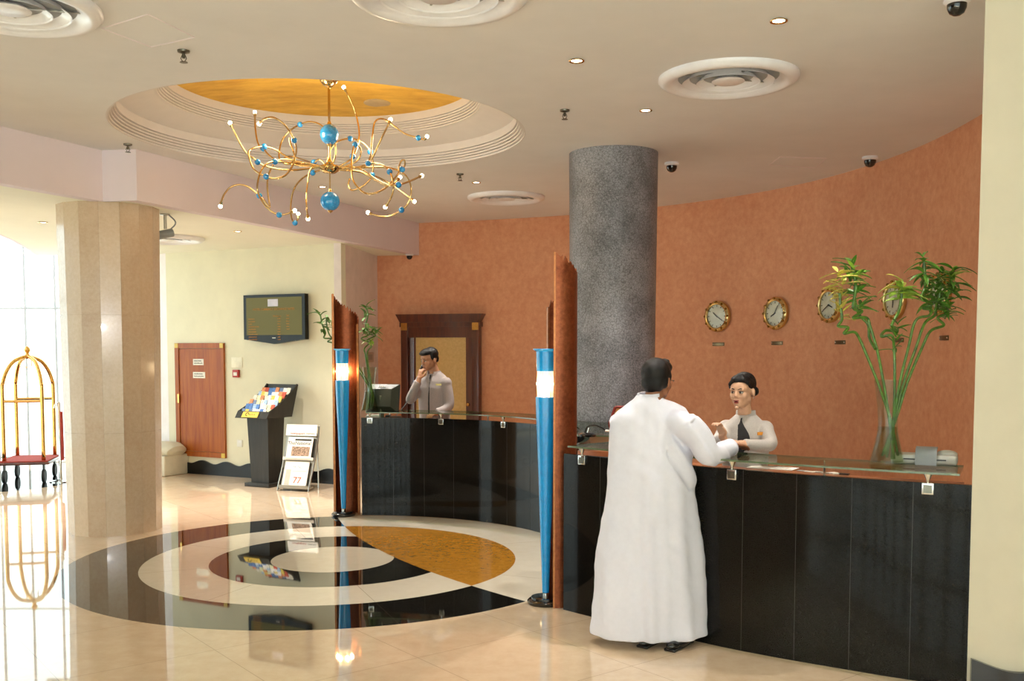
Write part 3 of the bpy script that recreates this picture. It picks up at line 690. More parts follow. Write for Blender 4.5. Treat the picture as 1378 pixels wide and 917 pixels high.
def counter(front, body, zt, label, glabel, posts, rear, gpath):
    root = thing('reception_counter', (front[len(front) // 2][0], front[len(front) // 2][1], 0), label, 'reception counter', 'curved reception counters')
    m = MB(); m.strip(front, .0, zt, thick=.035)
    m.build('granite_front', M['black_granite'], root)
    j = MB(); L = 0
    for i in range(len(front) - 1):
        a = Vector(front[i]); b = Vector(front[i + 1]); L += (b - a).length
        if L > .3:
            L = 0; e = (b - a).normalized(); nn = Vector((e.y, -e.x)); q = b + nn * .0006
            j.box((-.0012, -.001, .004), (.0012, .001, zt - .002), Matrix.Translation((q.x, q.y, 0)) @ Matrix.Rotation(math.atan2(e.y, e.x), 4, 'Z'))
    j.build('panel_joint', simple('joint_' + label[:4], '2b2926', .4), root, smooth=False)
    MB().strip(offs(body, .045), .0, zt - .09, thick=.36).build('carcass', M['black_wood'], root)
    MB().strip(offs(body, .04), zt - .085, zt - .045, thick=.44).build('worktop', M['worktop_wood'], root)
    g = thing('glass_shelf', (gpath[len(gpath) // 2][0], gpath[len(gpath) // 2][1], zt + .05), glabel, 'glass shelf', 'glass shelves over the counters')
    gz = zt + .052
    o = MB().strip(gpath, gz, gz + .012, thick=.44).build('glass_top', [M['shelf_glass'], M['glass_edge']], g, smooth=False); glassify(o)
    for px in posts:
        p, e = on_path(front, px); nn = Vector((e.y, -e.x, 0)); T = Matrix(((e.x, -nn.x, 0, p.x), (e.y, -nn.y, 0, p.y), (0, 0, 1, 0), (0, 0, 0, 1)))
        b = MB().box((-.031, -.014, zt - .064), (.031, .0, zt + .0), T, bevel=.003).build('bracket', M['chrome'], g)
        MB().box((-.022, -.017, zt - .055), (.022, -.013, zt - .011), T).build('bracket_plate', simple('bracket_face', '77756a', .2, .9), b)
        MB().lathe([(.001, .0), (.007, .0), (.007, .012), (.024, .048), (.024, .052), (.001, .052)], (p.x + nn.x * .006 - 0, p.y + nn.y * .006, zt), 18).build('cone', M['chrome'], b, ang=50)
    for px in rear:
        p, e = on_path(offs(front, .33), px); MB().lathe([(.001, 0), (.008, 0), (.008, .1), (.001, .1)], (p.x, p.y, zt - .048), 12).lathe([(.018, 0), (.018, .005), (.001, .005)], (p.x, p.y, zt - .048), 12).build('rear_post', M['chrome'], g)
    return gz + .012
ZN, ZF = 1.115, 1.09
gzn = counter(near_front, trimx(near_front, .50, 2.45), ZN, 'long curved black granite reception counter where the man in white stands, nearest the camera', 'green-edged glass shelf on chrome brackets over the near counter', [784, 986, 1250], [865, 1110], offs(trimx(near_front, .40, 2.44), -.045))
gzf = counter(far_front, far_front[2:], ZF, 'curved black granite counter beyond the inlaid circle, in front of the back door', 'glass shelf over the far curved counter, by the clerk on the phone', [498, 594, 678], [525, 657], offs(far_front[1:-3], -.05))

# ================================================================== COPPER PANELS AND TORCHES
def copper(cx, cy, r, a0, a1, z0, z1, label):
    root = thing('copper_panel', (cx, cy, 0), label, 'decorative panel', 'curved copper sheets beside the torches'); n = 72; rnd = random.Random(3)
    tops = []; drop = 0
    for i in range(n + 1):
        t = i / n; tops.append(z0 + (z1 - z0) * t + (.012 * math.sin(i * 1.3) + (rnd.random() - .5) * .03) * (1 if 2 < i else 0))
    vs = []; fs = []
    for i in range(n + 1):
        a = R(a0 + (a1 - a0) * i / n); c_, s_ = math.cos(a), math.sin(a)
        vs += [(cx + r * c_, cy + r * s_, 0), (cx + r * c_, cy + r * s_, tops[i]), (cx + (r - .012) * c_, cy + (r - .012) * s_, tops[i]), (cx + (r - .012) * c_, cy + (r - .012) * s_, 0)]
    for i in range(n):
        a, b = 4 * i, 4 * i + 4; fs += [(a, b, b + 1, a + 1), (a + 1, b + 1, b + 2, a + 2), (a + 2, b + 2, b + 3, a + 3)]
    MB().add(vs, fs + [(0, 1, 2, 3), (4 * n, 4 * n + 3, 4 * n + 2, 4 * n + 1)]).build('sheet', M['copper'], root, ang=50)
    m = MB()
    for a, zt in ((a0, tops[0]), (a1, tops[-1])):
        a = R(a); x, y = cx + (r - .006) * math.cos(a), cy + (r - .006) * math.sin(a)
        T = Matrix.Translation((x, y, 0)) @ Matrix.Rotation(a, 4, 'Z'); m.box((-.012, -.007, 0), (.012, .007, zt - .004), T)
    m.build('edge_strip', M['copper_edge'], root, smooth=False)
copper(.318, 7.125, .15, -97, 112, 2.53, 2.17, 'tall curved copper sheet with jagged top at the left end of the near counter')
copper(-1.845, 11.02, .145, 188, -12, 2.46, 2.14, 'tall curved copper sheet with jagged top at the left end of the far counter')
def torch(x, y, label, pw):
    root = thing('torch_lamp', (x, y, 0), label, 'floor lamp', 'blue torch floor lamps'); c = (x, y, 0)
    MB().lathe([(.001, 0), (.128, 0), (.134, .008), (.134, .022), (.122, .034), (.105, .036), (.105, .05), (.03, .056), (.001, .056)], c, 40).build('base', M['black_gloss'], root, ang=40)
    MB().lathe([(.001, .05), (.02, .05), (.02, .075), (.025, .08), (.001, .08)], c, 20).build('collar', M['chrome'], root)
    MB().lathe([(.001, .08), (.025, .08), (.040, .5), (.056, .95), (.070, 1.30), (.076, 1.49), (.076, 1.505), (.001, 1.505)], c, 36).build('tapered_body', M['blue'], root, ang=40)
    MB().lathe([(.064, 1.505), (.067, 1.6), (.064, 1.69), (.058, 1.69), (.06, 1.6), (.058, 1.505), (.064, 1.505)], c, 36).build('glass_band', M['torch_light'], root, ang=60)
    MB().lathe([(.001, 1.69), (.069, 1.69), (.070, 1.72), (.072, 1.83), (.094, 1.846), (.094, 1.852), (.068, 1.852), (.064, 1.72), (.001, 1.72)], c, 36).build('cap', M['blue'], root, ang=40)
    MB().lathe([(.0655, 1.585), (.0688, 1.6), (.0655, 1.615)], c, 36).build('glow_ring', M['torch_lamp'], root, ang=60)
    for a in range(6):
        ld = bpy.data.lights.new('torch_glow', 'POINT'); lo = bpy.data.objects.new('torch_glow', ld); COL.objects.link(lo)
        ld.energy = pw / 6; ld.color = (1, .74, .42); ld.shadow_soft_size = .02; an = a * math.pi / 3
        lo.location = (x + .078 * math.cos(an), y + .078 * math.sin(an), 1.6)
torch(.245, 7.12, 'tall blue tapered torch lamp in front of the near copper sheet', 5)
torch(-1.873, 10.93, 'tall blue tapered torch lamp in front of the far copper sheet', 6)

# ================================================================== LEFT WALL THINGS
def wallT(p, up=0.): return Matrix(((LD.x, 0, LNV.x, p.x), (LD.y, 0, LNV.y, p.y), (0, 1, 0, p.z), (0, 0, 0, 1)))   # x right, y up, z out
# screen
A = lw(335, 396, .06); B = lw(417, 395, .06); Cc = lw(417, 459, .06)
wd = (B - A).length; c = lw(376, 428); hh = abs(at(376, 395, c.y).z - at(376, 457, c.y).z)
root = thing('wall_screen', Vector((c.x, c.y, c.z - hh / 2)), 'flat black wall screen listing currency exchange rates in orange letters', 'television'); T = wallT(c)
w2, h2 = wd / 2, hh / 2
def poly_ext(poly, z0, z1, T, mb=None):
    mb = mb or MB(); n = len(poly); tri = tessellate_polygon([[Vector((x, y, 0)) for x, y in poly]])
    return mb.add([(x, y, z0) for x, y in poly] + [(x, y, z1) for x, y in poly], [(i, (i + 1) % n, (i + 1) % n + n, i + n) for i in range(n)] + [tuple(a) for a in tri] + [tuple(i + n for i in a) for a in tri], T)
poly_ext([(-w2, h2), (w2, h2), (w2, -h2 + .02), (0, -h2 - .045), (-w2, -h2 + .02)], .04, .12, T).build('casing', M['tv_black'], root, ang=20)
MB().box((-.3, -.2, 0), (.3, .2, .045), T).build('wall_mount', M['black_plastic'], root)
sw, sh = w2 - .05, h2 - .05
MB().box((-sw, -sh + .03, .119), (sw, sh + .01, .1225), T).build('screen', M['screen'], root, smooth=False)
lg = MB().box((-.10, sh - .115, .1225), (.08, sh - .015, .1245), T).build('screen_logo', simple('logo_card', 'c8c6d8', .5), root, smooth=False)
TM = T @ Matrix.Translation((0, 0, .1235))
text('HOTEL CURRENCY EXCHANGE RATES', 'screen_title', M['orange_text'], TM @ Matrix.Translation((0, sh - .155, 0)), .046, root, width=.92)
text('We Buy at', 'rate_column', M['orange_text'], TM @ Matrix.Translation((.06, sh - .25, 0)), .034, root)
text('Sell', 'rate_column', M['orange_text'], TM @ Matrix.Translation((.25, sh - .245, 0)), .034, root)
scribble([.05] * 9, 'rate_digits', M['orange_text'], TM @ Matrix.Translation((.07, sh - .285, 0)), .036, root, .016)
scribble([.05] * 5, 'rate_digits', M['orange_text'], TM @ Matrix.Translation((.225, sh - .285, 0)), .036, root, .016)
scribble([.11, .12, .06, .19, .13, .14, .16, .15, .15], 'currency_list', M['orange_text'], TM @ Matrix.Translation((-sw + .04, sh - .285, 0)), .036, root, .016)
MB().box((-.03, -h2 + .035, .1205), (.03, -h2 + .045, .1225), T).build('brand_strip', M['paper'], root, smooth=False)
# cherry service door panel
c0 = lw(238.5, 540); c1 = lw(304, 540); wd = (c1 - c0).length; c = (c0 + c1) / 2
zt = lw(260, 462).z; zb = lw(290, 616).z; T = wallT(Vector((c.x, c.y, 0)))
root = thing('service_door', Vector((c.x, c.y, zb)), 'cherry wood service hatch door with two white notices, set in the cream wall', 'cupboard door'); w2 = wd / 2
m = MB(); f = .075
for lo, hi in (((-w2, zb, 0), (-w2 + f, zt, .035)), ((w2 - f, zb, 0), (w2, zt, .035)), ((-w2 + f, zt - f, 0), (w2 - f, zt, .034)), ((-w2 + f, zb, 0), (w2 - f, zb + f, .034))): m.box(lo, hi, T)
m.build('frame', M['cherry'], root, smooth=False)
MB().box((-w2 + f + .006, zb + f + .005, 0), (w2 - f - .006, zt - f - .006, .022), T).build('door_leaf', M['cherry'], root, smooth=False)
m = MB()
for x, z in ((-w2, zt - f), (w2 - f, zt - f), (w2 - f, zb)): m.box((x + .004, z + .004, .034), (x + f - .004, z + f - .004, .039), T)
m.build('brass_corner', M['label_gold'], root)
MB().box((-w2 + .055, 1.05, .034), (-w2 + .085, 1.18, .05), T).build('latch', M['brass'], root)
for (px, py, ww, lines) in ((268.5, 487.5, .205, 0), (269.5, 505, .235, 0)):
    q = lw(px, py); n_ = MB().box((-ww / 2, -.045, .022), (ww / 2, .045, .026), wallT(q)).build('notice_plate', M['paper'], root, smooth=False)
    scribble([ww * .72, ww * .8], 'notice_text', M['ink'], wallT(q) @ Matrix.Translation((-ww * .4, .018, .0262)), .034, n_, .016)
# fire call point, paper, socket
q = lw(319, 503); root = thing('fire_call_point', q, 'small red fire alarm call point on the cream wall right of the service door', 'fire alarm')
MB().box((-.055, -.055, 0), (.055, .055, .04), wallT(q), bevel=.006).build('housing', M['red'], root); MB().box((-.032, -.03, .04), (.032, .018, .043), wallT(q)).build('break_glass', M['paper'], root)
q = lw(319, 488); o = MB().box((-.10, -.075, 0), (.10, .075, .008), wallT(q), bevel=.002).build('wall_notice', simple('pale_notice', 'e6e0c8', .5)); tag(o, 'faint cream notice plate above the red fire call point', 'notice')
q = lw(323, 597); root = thing('wall_socket', q, 'white socket plate low on the cream wall left of the leaflet stand', 'socket'); MB().box((-.05, -.05, 0), (.05, .05, .012), wallT(q), bevel=.003).build('plate', M['white_plastic'], root)
MB().box((-.02, .01, .011), (-.008, .03, .014), wallT(q)).box((.008, .01, .011), (.02, .03, .014), wallT(q)).build('switch', M['white_gloss'], root)
# switch plate on the grey return wall
ra, rb_ = Vector((LW1.x, LW1.y, 0)), Vector((-2.06, 15.3, 0)); rd = (rb_ - ra).normalized(); rn = Vector((rd.y, -rd.x, 0))
d = ray(497, 481); tt = (ra.x * rn.x + ra.y * rn.y) / (d[0] * rn.x + d[1] * rn.y); q = Vector((d[0] * tt, d[1] * tt, CAM_H + d[2] * tt)) + rn * .0
T = Matrix(((rd.x, 0, rn.x, q.x), (rd.y, 0, rn.y, q.y), (0, 1, 0, q.z), (0, 0, 0, 1)))
root = thing('switch_plate', q, 'square metal switch plate on the grey wall beside the back door wall', 'switch'); MB().box((-.2, -.075, 0), (.2, .075, .012), T, bevel=.003).build('plate', M['steel'], root); MB().box((-.12, -.04, .012), (.12, .04, .016), T).build('rocker', M['grey_plastic'], root)
# pale stone planter box by the pilaster
cx_, cy_ = -4.92, 14.28
root = thing('stone_bench', (cx_, cy_, 0), 'pale rounded stone ledge jutting out behind the marble column', 'ledge')
prof = [(.0, 0), (.0, .28), (.02, .30)]
m = MB(); T = Matrix(((LD.x, -LNV.x, 0, -5.35), (LD.y, -LNV.y, 0, 14.42), (0, 0, 1, 0), (0, 0, 0, 1)))
m.box((-.9, .0, 0), (.36, .5, .30), T, bevel=.02); m.build('plinth', M['pale_stone'], root)
MB().tube([T @ Vector((-.9, .22, .38)), T @ Vector((.30, .22, .38)), T @ Vector((.38, .22, .35)), T @ Vector((.40, .22, .33))], [(.22, .11), (.22, .11), (.19, .09), (.1, .04)], 24).build('rounded_top', M['pale_stone'], root)

# ---- leaflet stand
P = Vector((-3.33, 13.36, 0)); TB = Matrix(((LD.x, -LNV.x, 0, P.x), (LD.y, -LNV.y, 0, P.y), (0, 0, 1, 0), (0, 0, 0, 1)))
root = thing('leaflet_stand', P, 'black wooden pedestal stand with a sloping tray full of colourful leaflets', 'display stand')
MB().box((-.21, -.2, 0), (.21, .2, .05), TB, bevel=.004).build('base', M['black_wood'], root)
m = MB(); vs = [(sx * w_, sy * d_, z) for z, w_, d_ in ((.05, .15, .13), (.96, .18, .17)) for sx, sy in ((-1, -1), (1, -1), (1, 1), (-1, 1))]
m.add(vs, [(0, 1, 5, 4), (1, 2, 6, 5), (2, 3, 7, 6), (3, 0, 4, 7), (0, 3, 2, 1), (4, 5, 6, 7)], TB).build('pedestal', M['black_wood'], root, smooth=False)
# tray: side cheeks, floor, fascia, back board. profile in (y, z)
def cheek(x0, x1, poly, name, mat=None):
    n = len(poly); tri = tessellate_polygon([[Vector((y, z, 0)) for y, z in poly]])
    return MB().add([(x0, y, z) for y, z in poly] + [(x1, y, z) for y, z in poly], [(i, (i + 1) % n, (i + 1) % n + n, i + n) for i in range(n)] + [tuple(a) for a in tri] + [tuple(i + n for i in a) for a in tri], TB).build(name, mat or M['black_wood'], root, smooth=False)
side_ = [(-.30, .93), (.22, .93), (.36, 1.36), (.34, 1.37), (.27, 1.30), (-.05, 1.10), (-.24, 1.02)]
cheek(-.27, -.25, side_, 'side_panel'); cheek(.25, .27, side_, 'side_panel')
cheek(-.25, .25, [(-.30, .93), (-.285, .93), (-.225, 1.02), (-.24, 1.02)], 'front_fascia')
cheek(-.25, .25, [(-.28, .935), (.2, .935), (.24, .98), (-.25, .98)], 'tray_floor')
cheek(-.25, .25, [(.21, .95), (.225, .95), (.36, 1.36), (.345, 1.365)], 'back_board')
FT = TB @ Matrix.Translation((-.03, -.272, .975)) @ Matrix.Rotation(R(56), 4, 'X') 
lb = MB().box((-.13, -.042, -.003), (.14, .042, .003), FT @ Matrix.Translation((0, 0, .004))).build('gold_label', M['label_gold'], root, smooth=False)
m = MB(); m.tube([FT @ Vector((-.045 + .024 * math.cos(a * .5), .003 + .024 * math.sin(a * .5), .009)) for a in range(11)], .0045, 5); m.build('label_ring', M['ink'], lb)
m = MB()
for q in range(5): m.box((-.01 + q * .022, -.012, .006), (-.004 + q * .022, .012 - .004 * (q % 2), .0085), FT)
m.build('label_lettering', M['ink'], lb, smooth=False)
cols = ['e8e4dc', '4f78b4', 'd88a5a', 'e6dfae', '9fb9d6', 'c4533a', 'dcd6c4', '6d7f9e', 'd8c25a', 'efe9e0']
lm = [simple('leaflet_print_%d' % i, c_, .5, var=.2, scale=60) for i, c_ in enumerate(cols)]
rnd = random.Random(11)
for row in range(6):
    for k in range(8):
        y = -.20 + row * .082; z = 1.0 + row * .052 + (0.012 if row else 0); x = -.215 + k * .0615 + rnd.uniform(-.008, .008)
        T = TB @ Matrix.Translation((x, y, z)) @ Matrix.Rotation(R(-28), 4, 'X') @ Matrix.Rotation(R(rnd.uniform(-6, 6)), 4, 'Z')
        o = MB().box((-.028, -.006, -.05), (.028, .006, .05 + rnd.uniform(-.006, .008)), T).build('leaflet', lm[rnd.randrange(10)], smooth=False)
        tag(o, 'small colourful leaflet packed in the sloping tray of the black pedestal stand', 'leaflet', 'leaflets in the pedestal stand')

# ---- newspaper rack
P = Vector((-2.78, 13.02, 0)); TB = Matrix(((LD.x, -LNV.x, 0, P.x), (LD.y, -LNV.y, 0, P.y), (0, 0, 1, 0), (0, 0, 0, 1)))
TB = TB @ Matrix.Rotation(R(10), 4, 'Z')
root = thing('newspaper_rack', P, 'leaning steel newspaper rack with two tiers beside the leaflet stand', 'magazine rack')
railp = [(-.24, .0), (-.20, .10), (-.12, .26), (-.04, .44), (.02, .60), (.06, .74), (.07, .84)]
for sx in (-.225, .225):
    MB().tube([TB @ p for p in smooth_path([(sx, y, z) for y, z in railp], 4)], .011, 8).build('side_rail', M['steel'], root, ang=180)
    MB().tube([TB @ Vector((sx * .9, .05, .74)), TB @ Vector((sx * .9, .075, .4)), TB @ Vector((sx * .9, .08, 0))], .009, 8).build('rear_leg', M['steel'], root)
MB().box((-.225, -.225, .035), (.225, -.20, .075), TB).build('lower_lip', M['steel'], root); MB().box((-.225, -.205, .03), (.225, -.10, .045), TB).build('lower_shelf', M['steel'], root)
MB().box((-.22, -.105, .395), (.22, -.08, .43), TB).build('upper_lip', M['paper'], root); MB().box((-.215, -.09, .39), (.215, -.0, .40), TB).build('upper_shelf', M['steel'], root)
def lean(y0, z0, y1, z1, x0, x1, th, name, mat, par, yo=0.):
    d_ = Vector((0, y1 - y0, z1 - z0)); n_ = Vector((0, -d_.z, d_.y)).normalized(); o_ = Vector((0, y0, z0)) + n_ * yo
    T = TB @ Matrix(((1, 0, 0, 0), (0, d_.normalized().y, n_.y, o_.y), (0, d_.normalized().z, n_.z, o_.z), (0, 0, 0, 1)))
    return MB().box((x0, 0, 0), (x1, d_.length, th), T).build(name, mat, par, smooth=False), T, d_.length
lean(-.17, .04, -.04, .40, -.215, .215, .006, 'back_panel', M['steel'], root); lean(-.05, .40, .05, .72, -.215, .215, .006, 'back_panel', M['steel'], root)
hd, T, _ = lean(.02, .70, .055, .845, -.225, .225, .008, 'header_sign', M['paper'], root, .02)
text('newspapers', 'header_text', simple('header_red', 'b0524a', .7), T @ Matrix.Translation((-.05, .03, .0095)), .045, hd)
text('complimentary', 'header_text', M['ink'], T @ Matrix.Translation((.14, .032, .0095)), .022, hd)
np_, T, L = lean(-.085, .41, .01, .68, -.17, .19, .012, 'newspaper', M['paper'], None, .018)
tag(np_, 'English newspaper headed The National on the upper tier of the rack', 'newspaper', 'newspapers in the rack')
text('TheNational', 'masthead', M['ink'], T @ Matrix.Translation((.0, L - .085, .0135)), .068, np_); MB().box((-.07, L - .05, .012), (.17, L - .025, .0135), T).build('top_banner', M['ink'], np_, smooth=False)
MB().box((-.10, .03, .012), (.16, L - .13, .0135), T).build('front_photo', simple('news_photo', '9a7f6a', .7, var=.4, scale=40), np_, smooth=False)
np_, T, L = lean(-.185, .05, -.065, .365, -.18, .17, .012, 'newspaper', M['paper'], None, .018)
tag(np_, 'newspaper with blue script masthead and red numerals on the lower tier of the rack', 'newspaper', 'newspapers in the rack')
m = MB(); rr_ = random.Random(5)
for q in range(7): m.tube([T @ Vector((-.05 + q * .022, L - .08 + .018 * math.sin(q * 2.2 + a), .0135)) + Vector((0, 0, 0)) for a in (0, .7, 1.4)], .0035, 5)
m.build('masthead_script', simple('blue_ink', '3f6f98', .7), np_)
text('77', 'front_numerals', simple('red_ink', 'b0442c', .7), T @ Matrix.Translation((.03, .08, .0135)), .12, np_)
MB().box((-.15, .02, .012), (-.08, L - .11, .0132), T).box((-.06, L - .135, .012), (.14, L - .127, .0132), T).build('text_column', simple('pale_print', 'b9b4a8', .8), np_, smooth=False)

# ================================================================== LUGGAGE TROLLEY AND ROPE POST
P = Vector((-6.83, 13.98, 0)); TB = Matrix.Translation(P) @ Matrix.Rotation(R(14), 4, 'Z')
root = thing('luggage_trolley', P, 'brass birdcage luggage trolley with red carpeted deck by the bright entrance', 'luggage cart')
MB().box((-.33, -.45, .25), (.33, .45, .29), TB, bevel=.012).build('deck_frame', M['mahogany'], root); MB().box((-.31, -.43, .288), (.31, .43, .305), TB).build('deck_carpet', M['carpet_red'], root)
topz = 1.74
for sx in (-1, 1):
    for sy in (-1, 1):
        pts = [(sx * .25, sy * .38, .3), (sx * .25, sy * .38, 1.25), (sx * .243, sy * .37, 1.38), (sx * .205, sy * .31, 1.54), (sx * .14, sy * .2, 1.67), (sx * .05, sy * .07, topz - .01), (0, 0, topz)]
        MB().tube([TB @ p for p in smooth_path(pts, 5)], .027, 10).build('hoop', M['brass'], root, ang=180)
        w_ = MB().box((sx * .25 - .012, sy * .36 - .05, .17), (sx * .25 + .012, sy * .36 + .02, .25), TB).build('caster', M['black_plastic'], root)
        MB().tube([TB @ Vector((sx * .25 - .02, sy * .36 - .02, .09)), TB @ Vector((sx * .25 + .02, sy * .36 - .02, .09))], .09, 18).build('wheel', M['rubber'], w_)
for sy in (-1, 1): MB().tube([TB @ Vector((-.25, sy * .38, 1.13)), TB @ Vector((.25, sy * .38, 1.13))], .02, 10).build('hanging_bar', M['brass'], root)
MB().lathe([(.03, -.03), (.05, 0), (.03, .03), (.02, .05), (.045, .09), (.03, .13), (.001, .15)], TB @ Vector((0, 0, topz)), 16).build('finial', M['brass'], root)
m = MB()
for dx in (-.10, -.04, .05): m.tube([TB @ Vector((dx, 0, topz - .02)), TB @ Vector((dx, 0, topz - .13)), TB @ Vector((dx + .02, 0, topz - .16)), TB @ Vector((dx + .035, 0, topz - .14))], .006, 6)
m.build('garment_hook', M['brass'], root)
P = Vector((-6.30, 13.75, 0)); root = thing('rope_post', P, 'thin chrome rope post beside the marble column, near the trolley', 'barrier post')
MB().lathe([(.001, 0), (.15, 0), (.15, .012), (.03, .03), (.02, .05), (.02, 1.08), (.03, 1.1), (.001, 1.13)], P, 20).build('pole', M['chrome'], root)
MB().tube([P + Vector((0, 0, 1.06)), P + Vector((-.05, -.02, 1.08)), P + Vector((-.06, -.02, 1.03))], .01, 8).build('hook', M['chrome'], root)
MB().tube([P + Vector((.03, 0, .98)), P + Vector((.035, 0, .5)), P + Vector((.03, 0, .3))], .022, 8).build('rope', M['carpet_red'], root)

# ================================================================== CLOCKS
M['bezel'] = simple('clock_brass', 'e0c88a', .22, 1., var=.03)
def clock(px, py, hm, label):
    p, n, tx = hit_wall(px, py)
    if tx.x < 0: tx = -tx
    T = Matrix(((tx.x, 0, n.x, p.x), (tx.y, 0, n.y, p.y), (0, 1, 0, p.z), (0, 0, 0, 1)))
    root = thing('wall_clock', p, label, 'clock', 'round brass clocks on the terracotta wall')
    def lt_(prof, seg=36): return MB().lathe(prof, (0, 0, 0), seg, T)
    lt_([(.195, 0), (.2, .03), (.19, .05), (.165, .062), (.15, .055), (.15, .03)]).build('bezel', M['bezel'], root, ang=50)
    m = MB()
    for k in range(12):
        a = k * math.pi / 6; m.ball(T @ Vector((.178 * math.cos(a), .178 * math.sin(a), .056)), .016, 8, 6)
    m.build('stud', simple('dark_brass', '94702e', .25, .9), root, ang=180)
    lt_([(.001, .036), (.151, .036)]).build('dial', simple('dial', 'e2e2d8', .35), root)
    m = MB()
    for k in range(12):
        a = k * math.pi / 6; m.box((-.004, .118, .036), (.004, .14, .039), T @ Matrix.Rotation(a, 4, 'Z'))
    m.build('hour_mark', M['ink'], root, smooth=False)
    h, mi = hm
    MB().box((-.006, -.015, .04), (.006, .075, .043), T @ Matrix.Rotation(-2 * math.pi * (h + mi / 60) / 12, 4, 'Z')).build('hour_hand', M['ink'], root, smooth=False)
    MB().box((-.004, -.02, .044), (.004, .11, .047), T @ Matrix.Rotation(-2 * math.pi * mi / 60, 4, 'Z')).build('minute_hand', M['ink'], root, smooth=False)
    lt_([(.151, .046), (.08, .056), (.001, .06)], 30).build('glass_cover', M['clear'], root, ang=180)
names = ['leftmost brass wall clock, nearest the grey column', 'brass wall clock second from the grey column, above the woman', 'brass wall clock behind the yellow bamboo leaves',
         'brass wall clock behind the middle bamboo shoot', 'rightmost brass wall clock, behind the dense bamboo foliage']
for (px, py), hm, nm in zip([(967, 426), (1046, 422), (1119, 411), (1207, 404), (1269, 396)], [(10, 20), (8, 5), (3, 40), (6, 15), (11, 30)], names): clock(px, py, hm, nm)
for (px, py), nm in zip([(967, 463.5), (1046, 462), (1131, 461), (1210, 458), (1271, 455)], ['small name plate under the clock nearest the grey column', 'small name plate under the second clock from the grey column', 'small name plate under the clock with yellow leaves', 'small name plate under the clock behind the middle shoot', 'small name plate under the rightmost clock']):
    p, n, tx = hit_wall(px, py); tx = -tx if tx.x < 0 else tx
    T = Matrix(((tx.x, 0, n.x, p.x), (tx.y, 0, n.y, p.y), (0, 1, 0, p.z), (0, 0, 0, 1)))
    root = thing('name_plate', p, nm, 'name plate', 'name plates under the clocks'); MB().box((-.095, -.022, 0), (.095, .022, .008), T, bevel=.002).build('plate', simple('bronze_plate', '6e5c40', .3, .7), root)
    MB().ball(T @ Vector((-.08, 0, .009)), .009, 10, 6).ball(T @ Vector((.08, 0, .009)), .009, 10, 6).build('screw', M['chrome'], root)

# ================================================================== BAMBOO
def bamboo(cx, cy, z0, stems, heads, label, vscale=1.):
    root = thing('bamboo_vase', (cx, cy, z0), label, 'potted plant', 'lucky bamboo in glass vases')
    vp = [(.001, .008), (.098, .006), (.1, .0), (.1, .01), (.085, .07), (.062, .17), (.056, .24), (.06, .32), (.072, .42), (.082, .49)]
    vin = [(r_ - .004, z) for r_, z in vp[3:]][::-1]
    v = MB().lathe([(.001, 0), (.1, 0)] + vp[3:] + vin + [(.001, .01)], (cx, cy, z0), 36).build('glass_vase', M['clear'], root, ang=60)
    MB().lathe([(.001, .012), (.090, .014), (.078, .07), (.056, .17), (.05, .215), (.001, .215)], (cx, cy, z0), 30).build('water', M['water'], root, ang=60)
    for s_, pts in enumerate(stems):
        P3 = smooth_path(pts, 8); mm = MB().tube(P3, .0085, 8)
        for i in range(4, len(P3) - 2, 5): mm.ball(P3[i], (.0105, .0105, .005), 8, 5)
        mm.build('stem', M['stem'], root, ang=60)
    for hp, kind, n, ln, spread in heads:
        m = MB()
        for pp in hp:
            for q in range(int(n * 1.5)):
                a = random.uniform(0, 2 * math.pi); el = random.uniform(-.2, 1.0)
                m.leaf(Vector(pp) + Vector((0, 0, random.uniform(-.03, .03))), (math.cos(a) * math.cos(el), math.sin(a) * math.cos(el), math.sin(el)), ln * random.uniform(.6, 1.1), ln * .24, spread)
        m.build('leaf_cluster', M[kind], root, ang=60)
VB = on_z(1197, 627, gzn); VY = VB.y + .12; VX = on_z(1197, 612, gzn).x
VX = (1197 - PX) / FPX * VY * .998; 
def bp(px, py, dy=0.): return at(px, py, VY + dy)
S = [
 [bp(1209, 616), bp(1198, 565), bp(1183, 520), bp(1167, 480), bp(1156, 455), bp(1149, 447, -.02), bp(1136, 449, -.05), bp(1141, 441, -.02), bp(1128, 439, .03), bp(1133, 430), bp(1131, 412), bp(1130, 395)],
 [bp(1203, 618), bp(1196, 560), bp(1188, 510), bp(1180, 470, .03), bp(1171, 440, .05), bp(1166, 428, .05), bp(1148, 428, .02), bp(1160, 419, .06), bp(1148, 414, .05), bp(1152, 385, .05), bp(1146, 357, .05)],
 [bp(1178, 470), bp(1170, 455, .08), bp(1168, 437, .08), bp(1156, 423, .09), bp(1150, 400, .08), bp(1152, 372, .09)],
 [bp(1200, 618), bp(1203, 560), bp(1204, 500), bp(1203, 466), bp(1200, 452, -.04), bp(1186, 453, -.02), bp(1192, 445, .04), bp(1207, 446, .03), bp(1200, 438, -.03), bp(1209, 420), bp(1213, 400), bp(1213, 388)],
 [bp(1193, 616), bp(1203, 560), bp(1212, 510), bp(1222, 470), bp(1232, 432), bp(1250, 425, -.04), bp(1253, 417), bp(1242, 415, .05), bp(1254, 409, .03), bp(1240, 402, -.03), bp(1245, 385), bp(1243, 350)],
 [bp(1190, 612), bp(1205, 560), bp(1216, 515), bp(1232, 470), bp(1244, 436), bp(1258, 424, .04), bp(1262, 405), bp(1275, 398, -.03), bp(1281, 372)],
 [bp(1187, 614), bp(1207, 560), bp(1221, 515), bp(1240, 470), bp(1252, 446), bp(1270, 438, .03), bp(1262, 428), bp(1276, 420, .05), bp(1265, 405), bp(1266, 380)]]
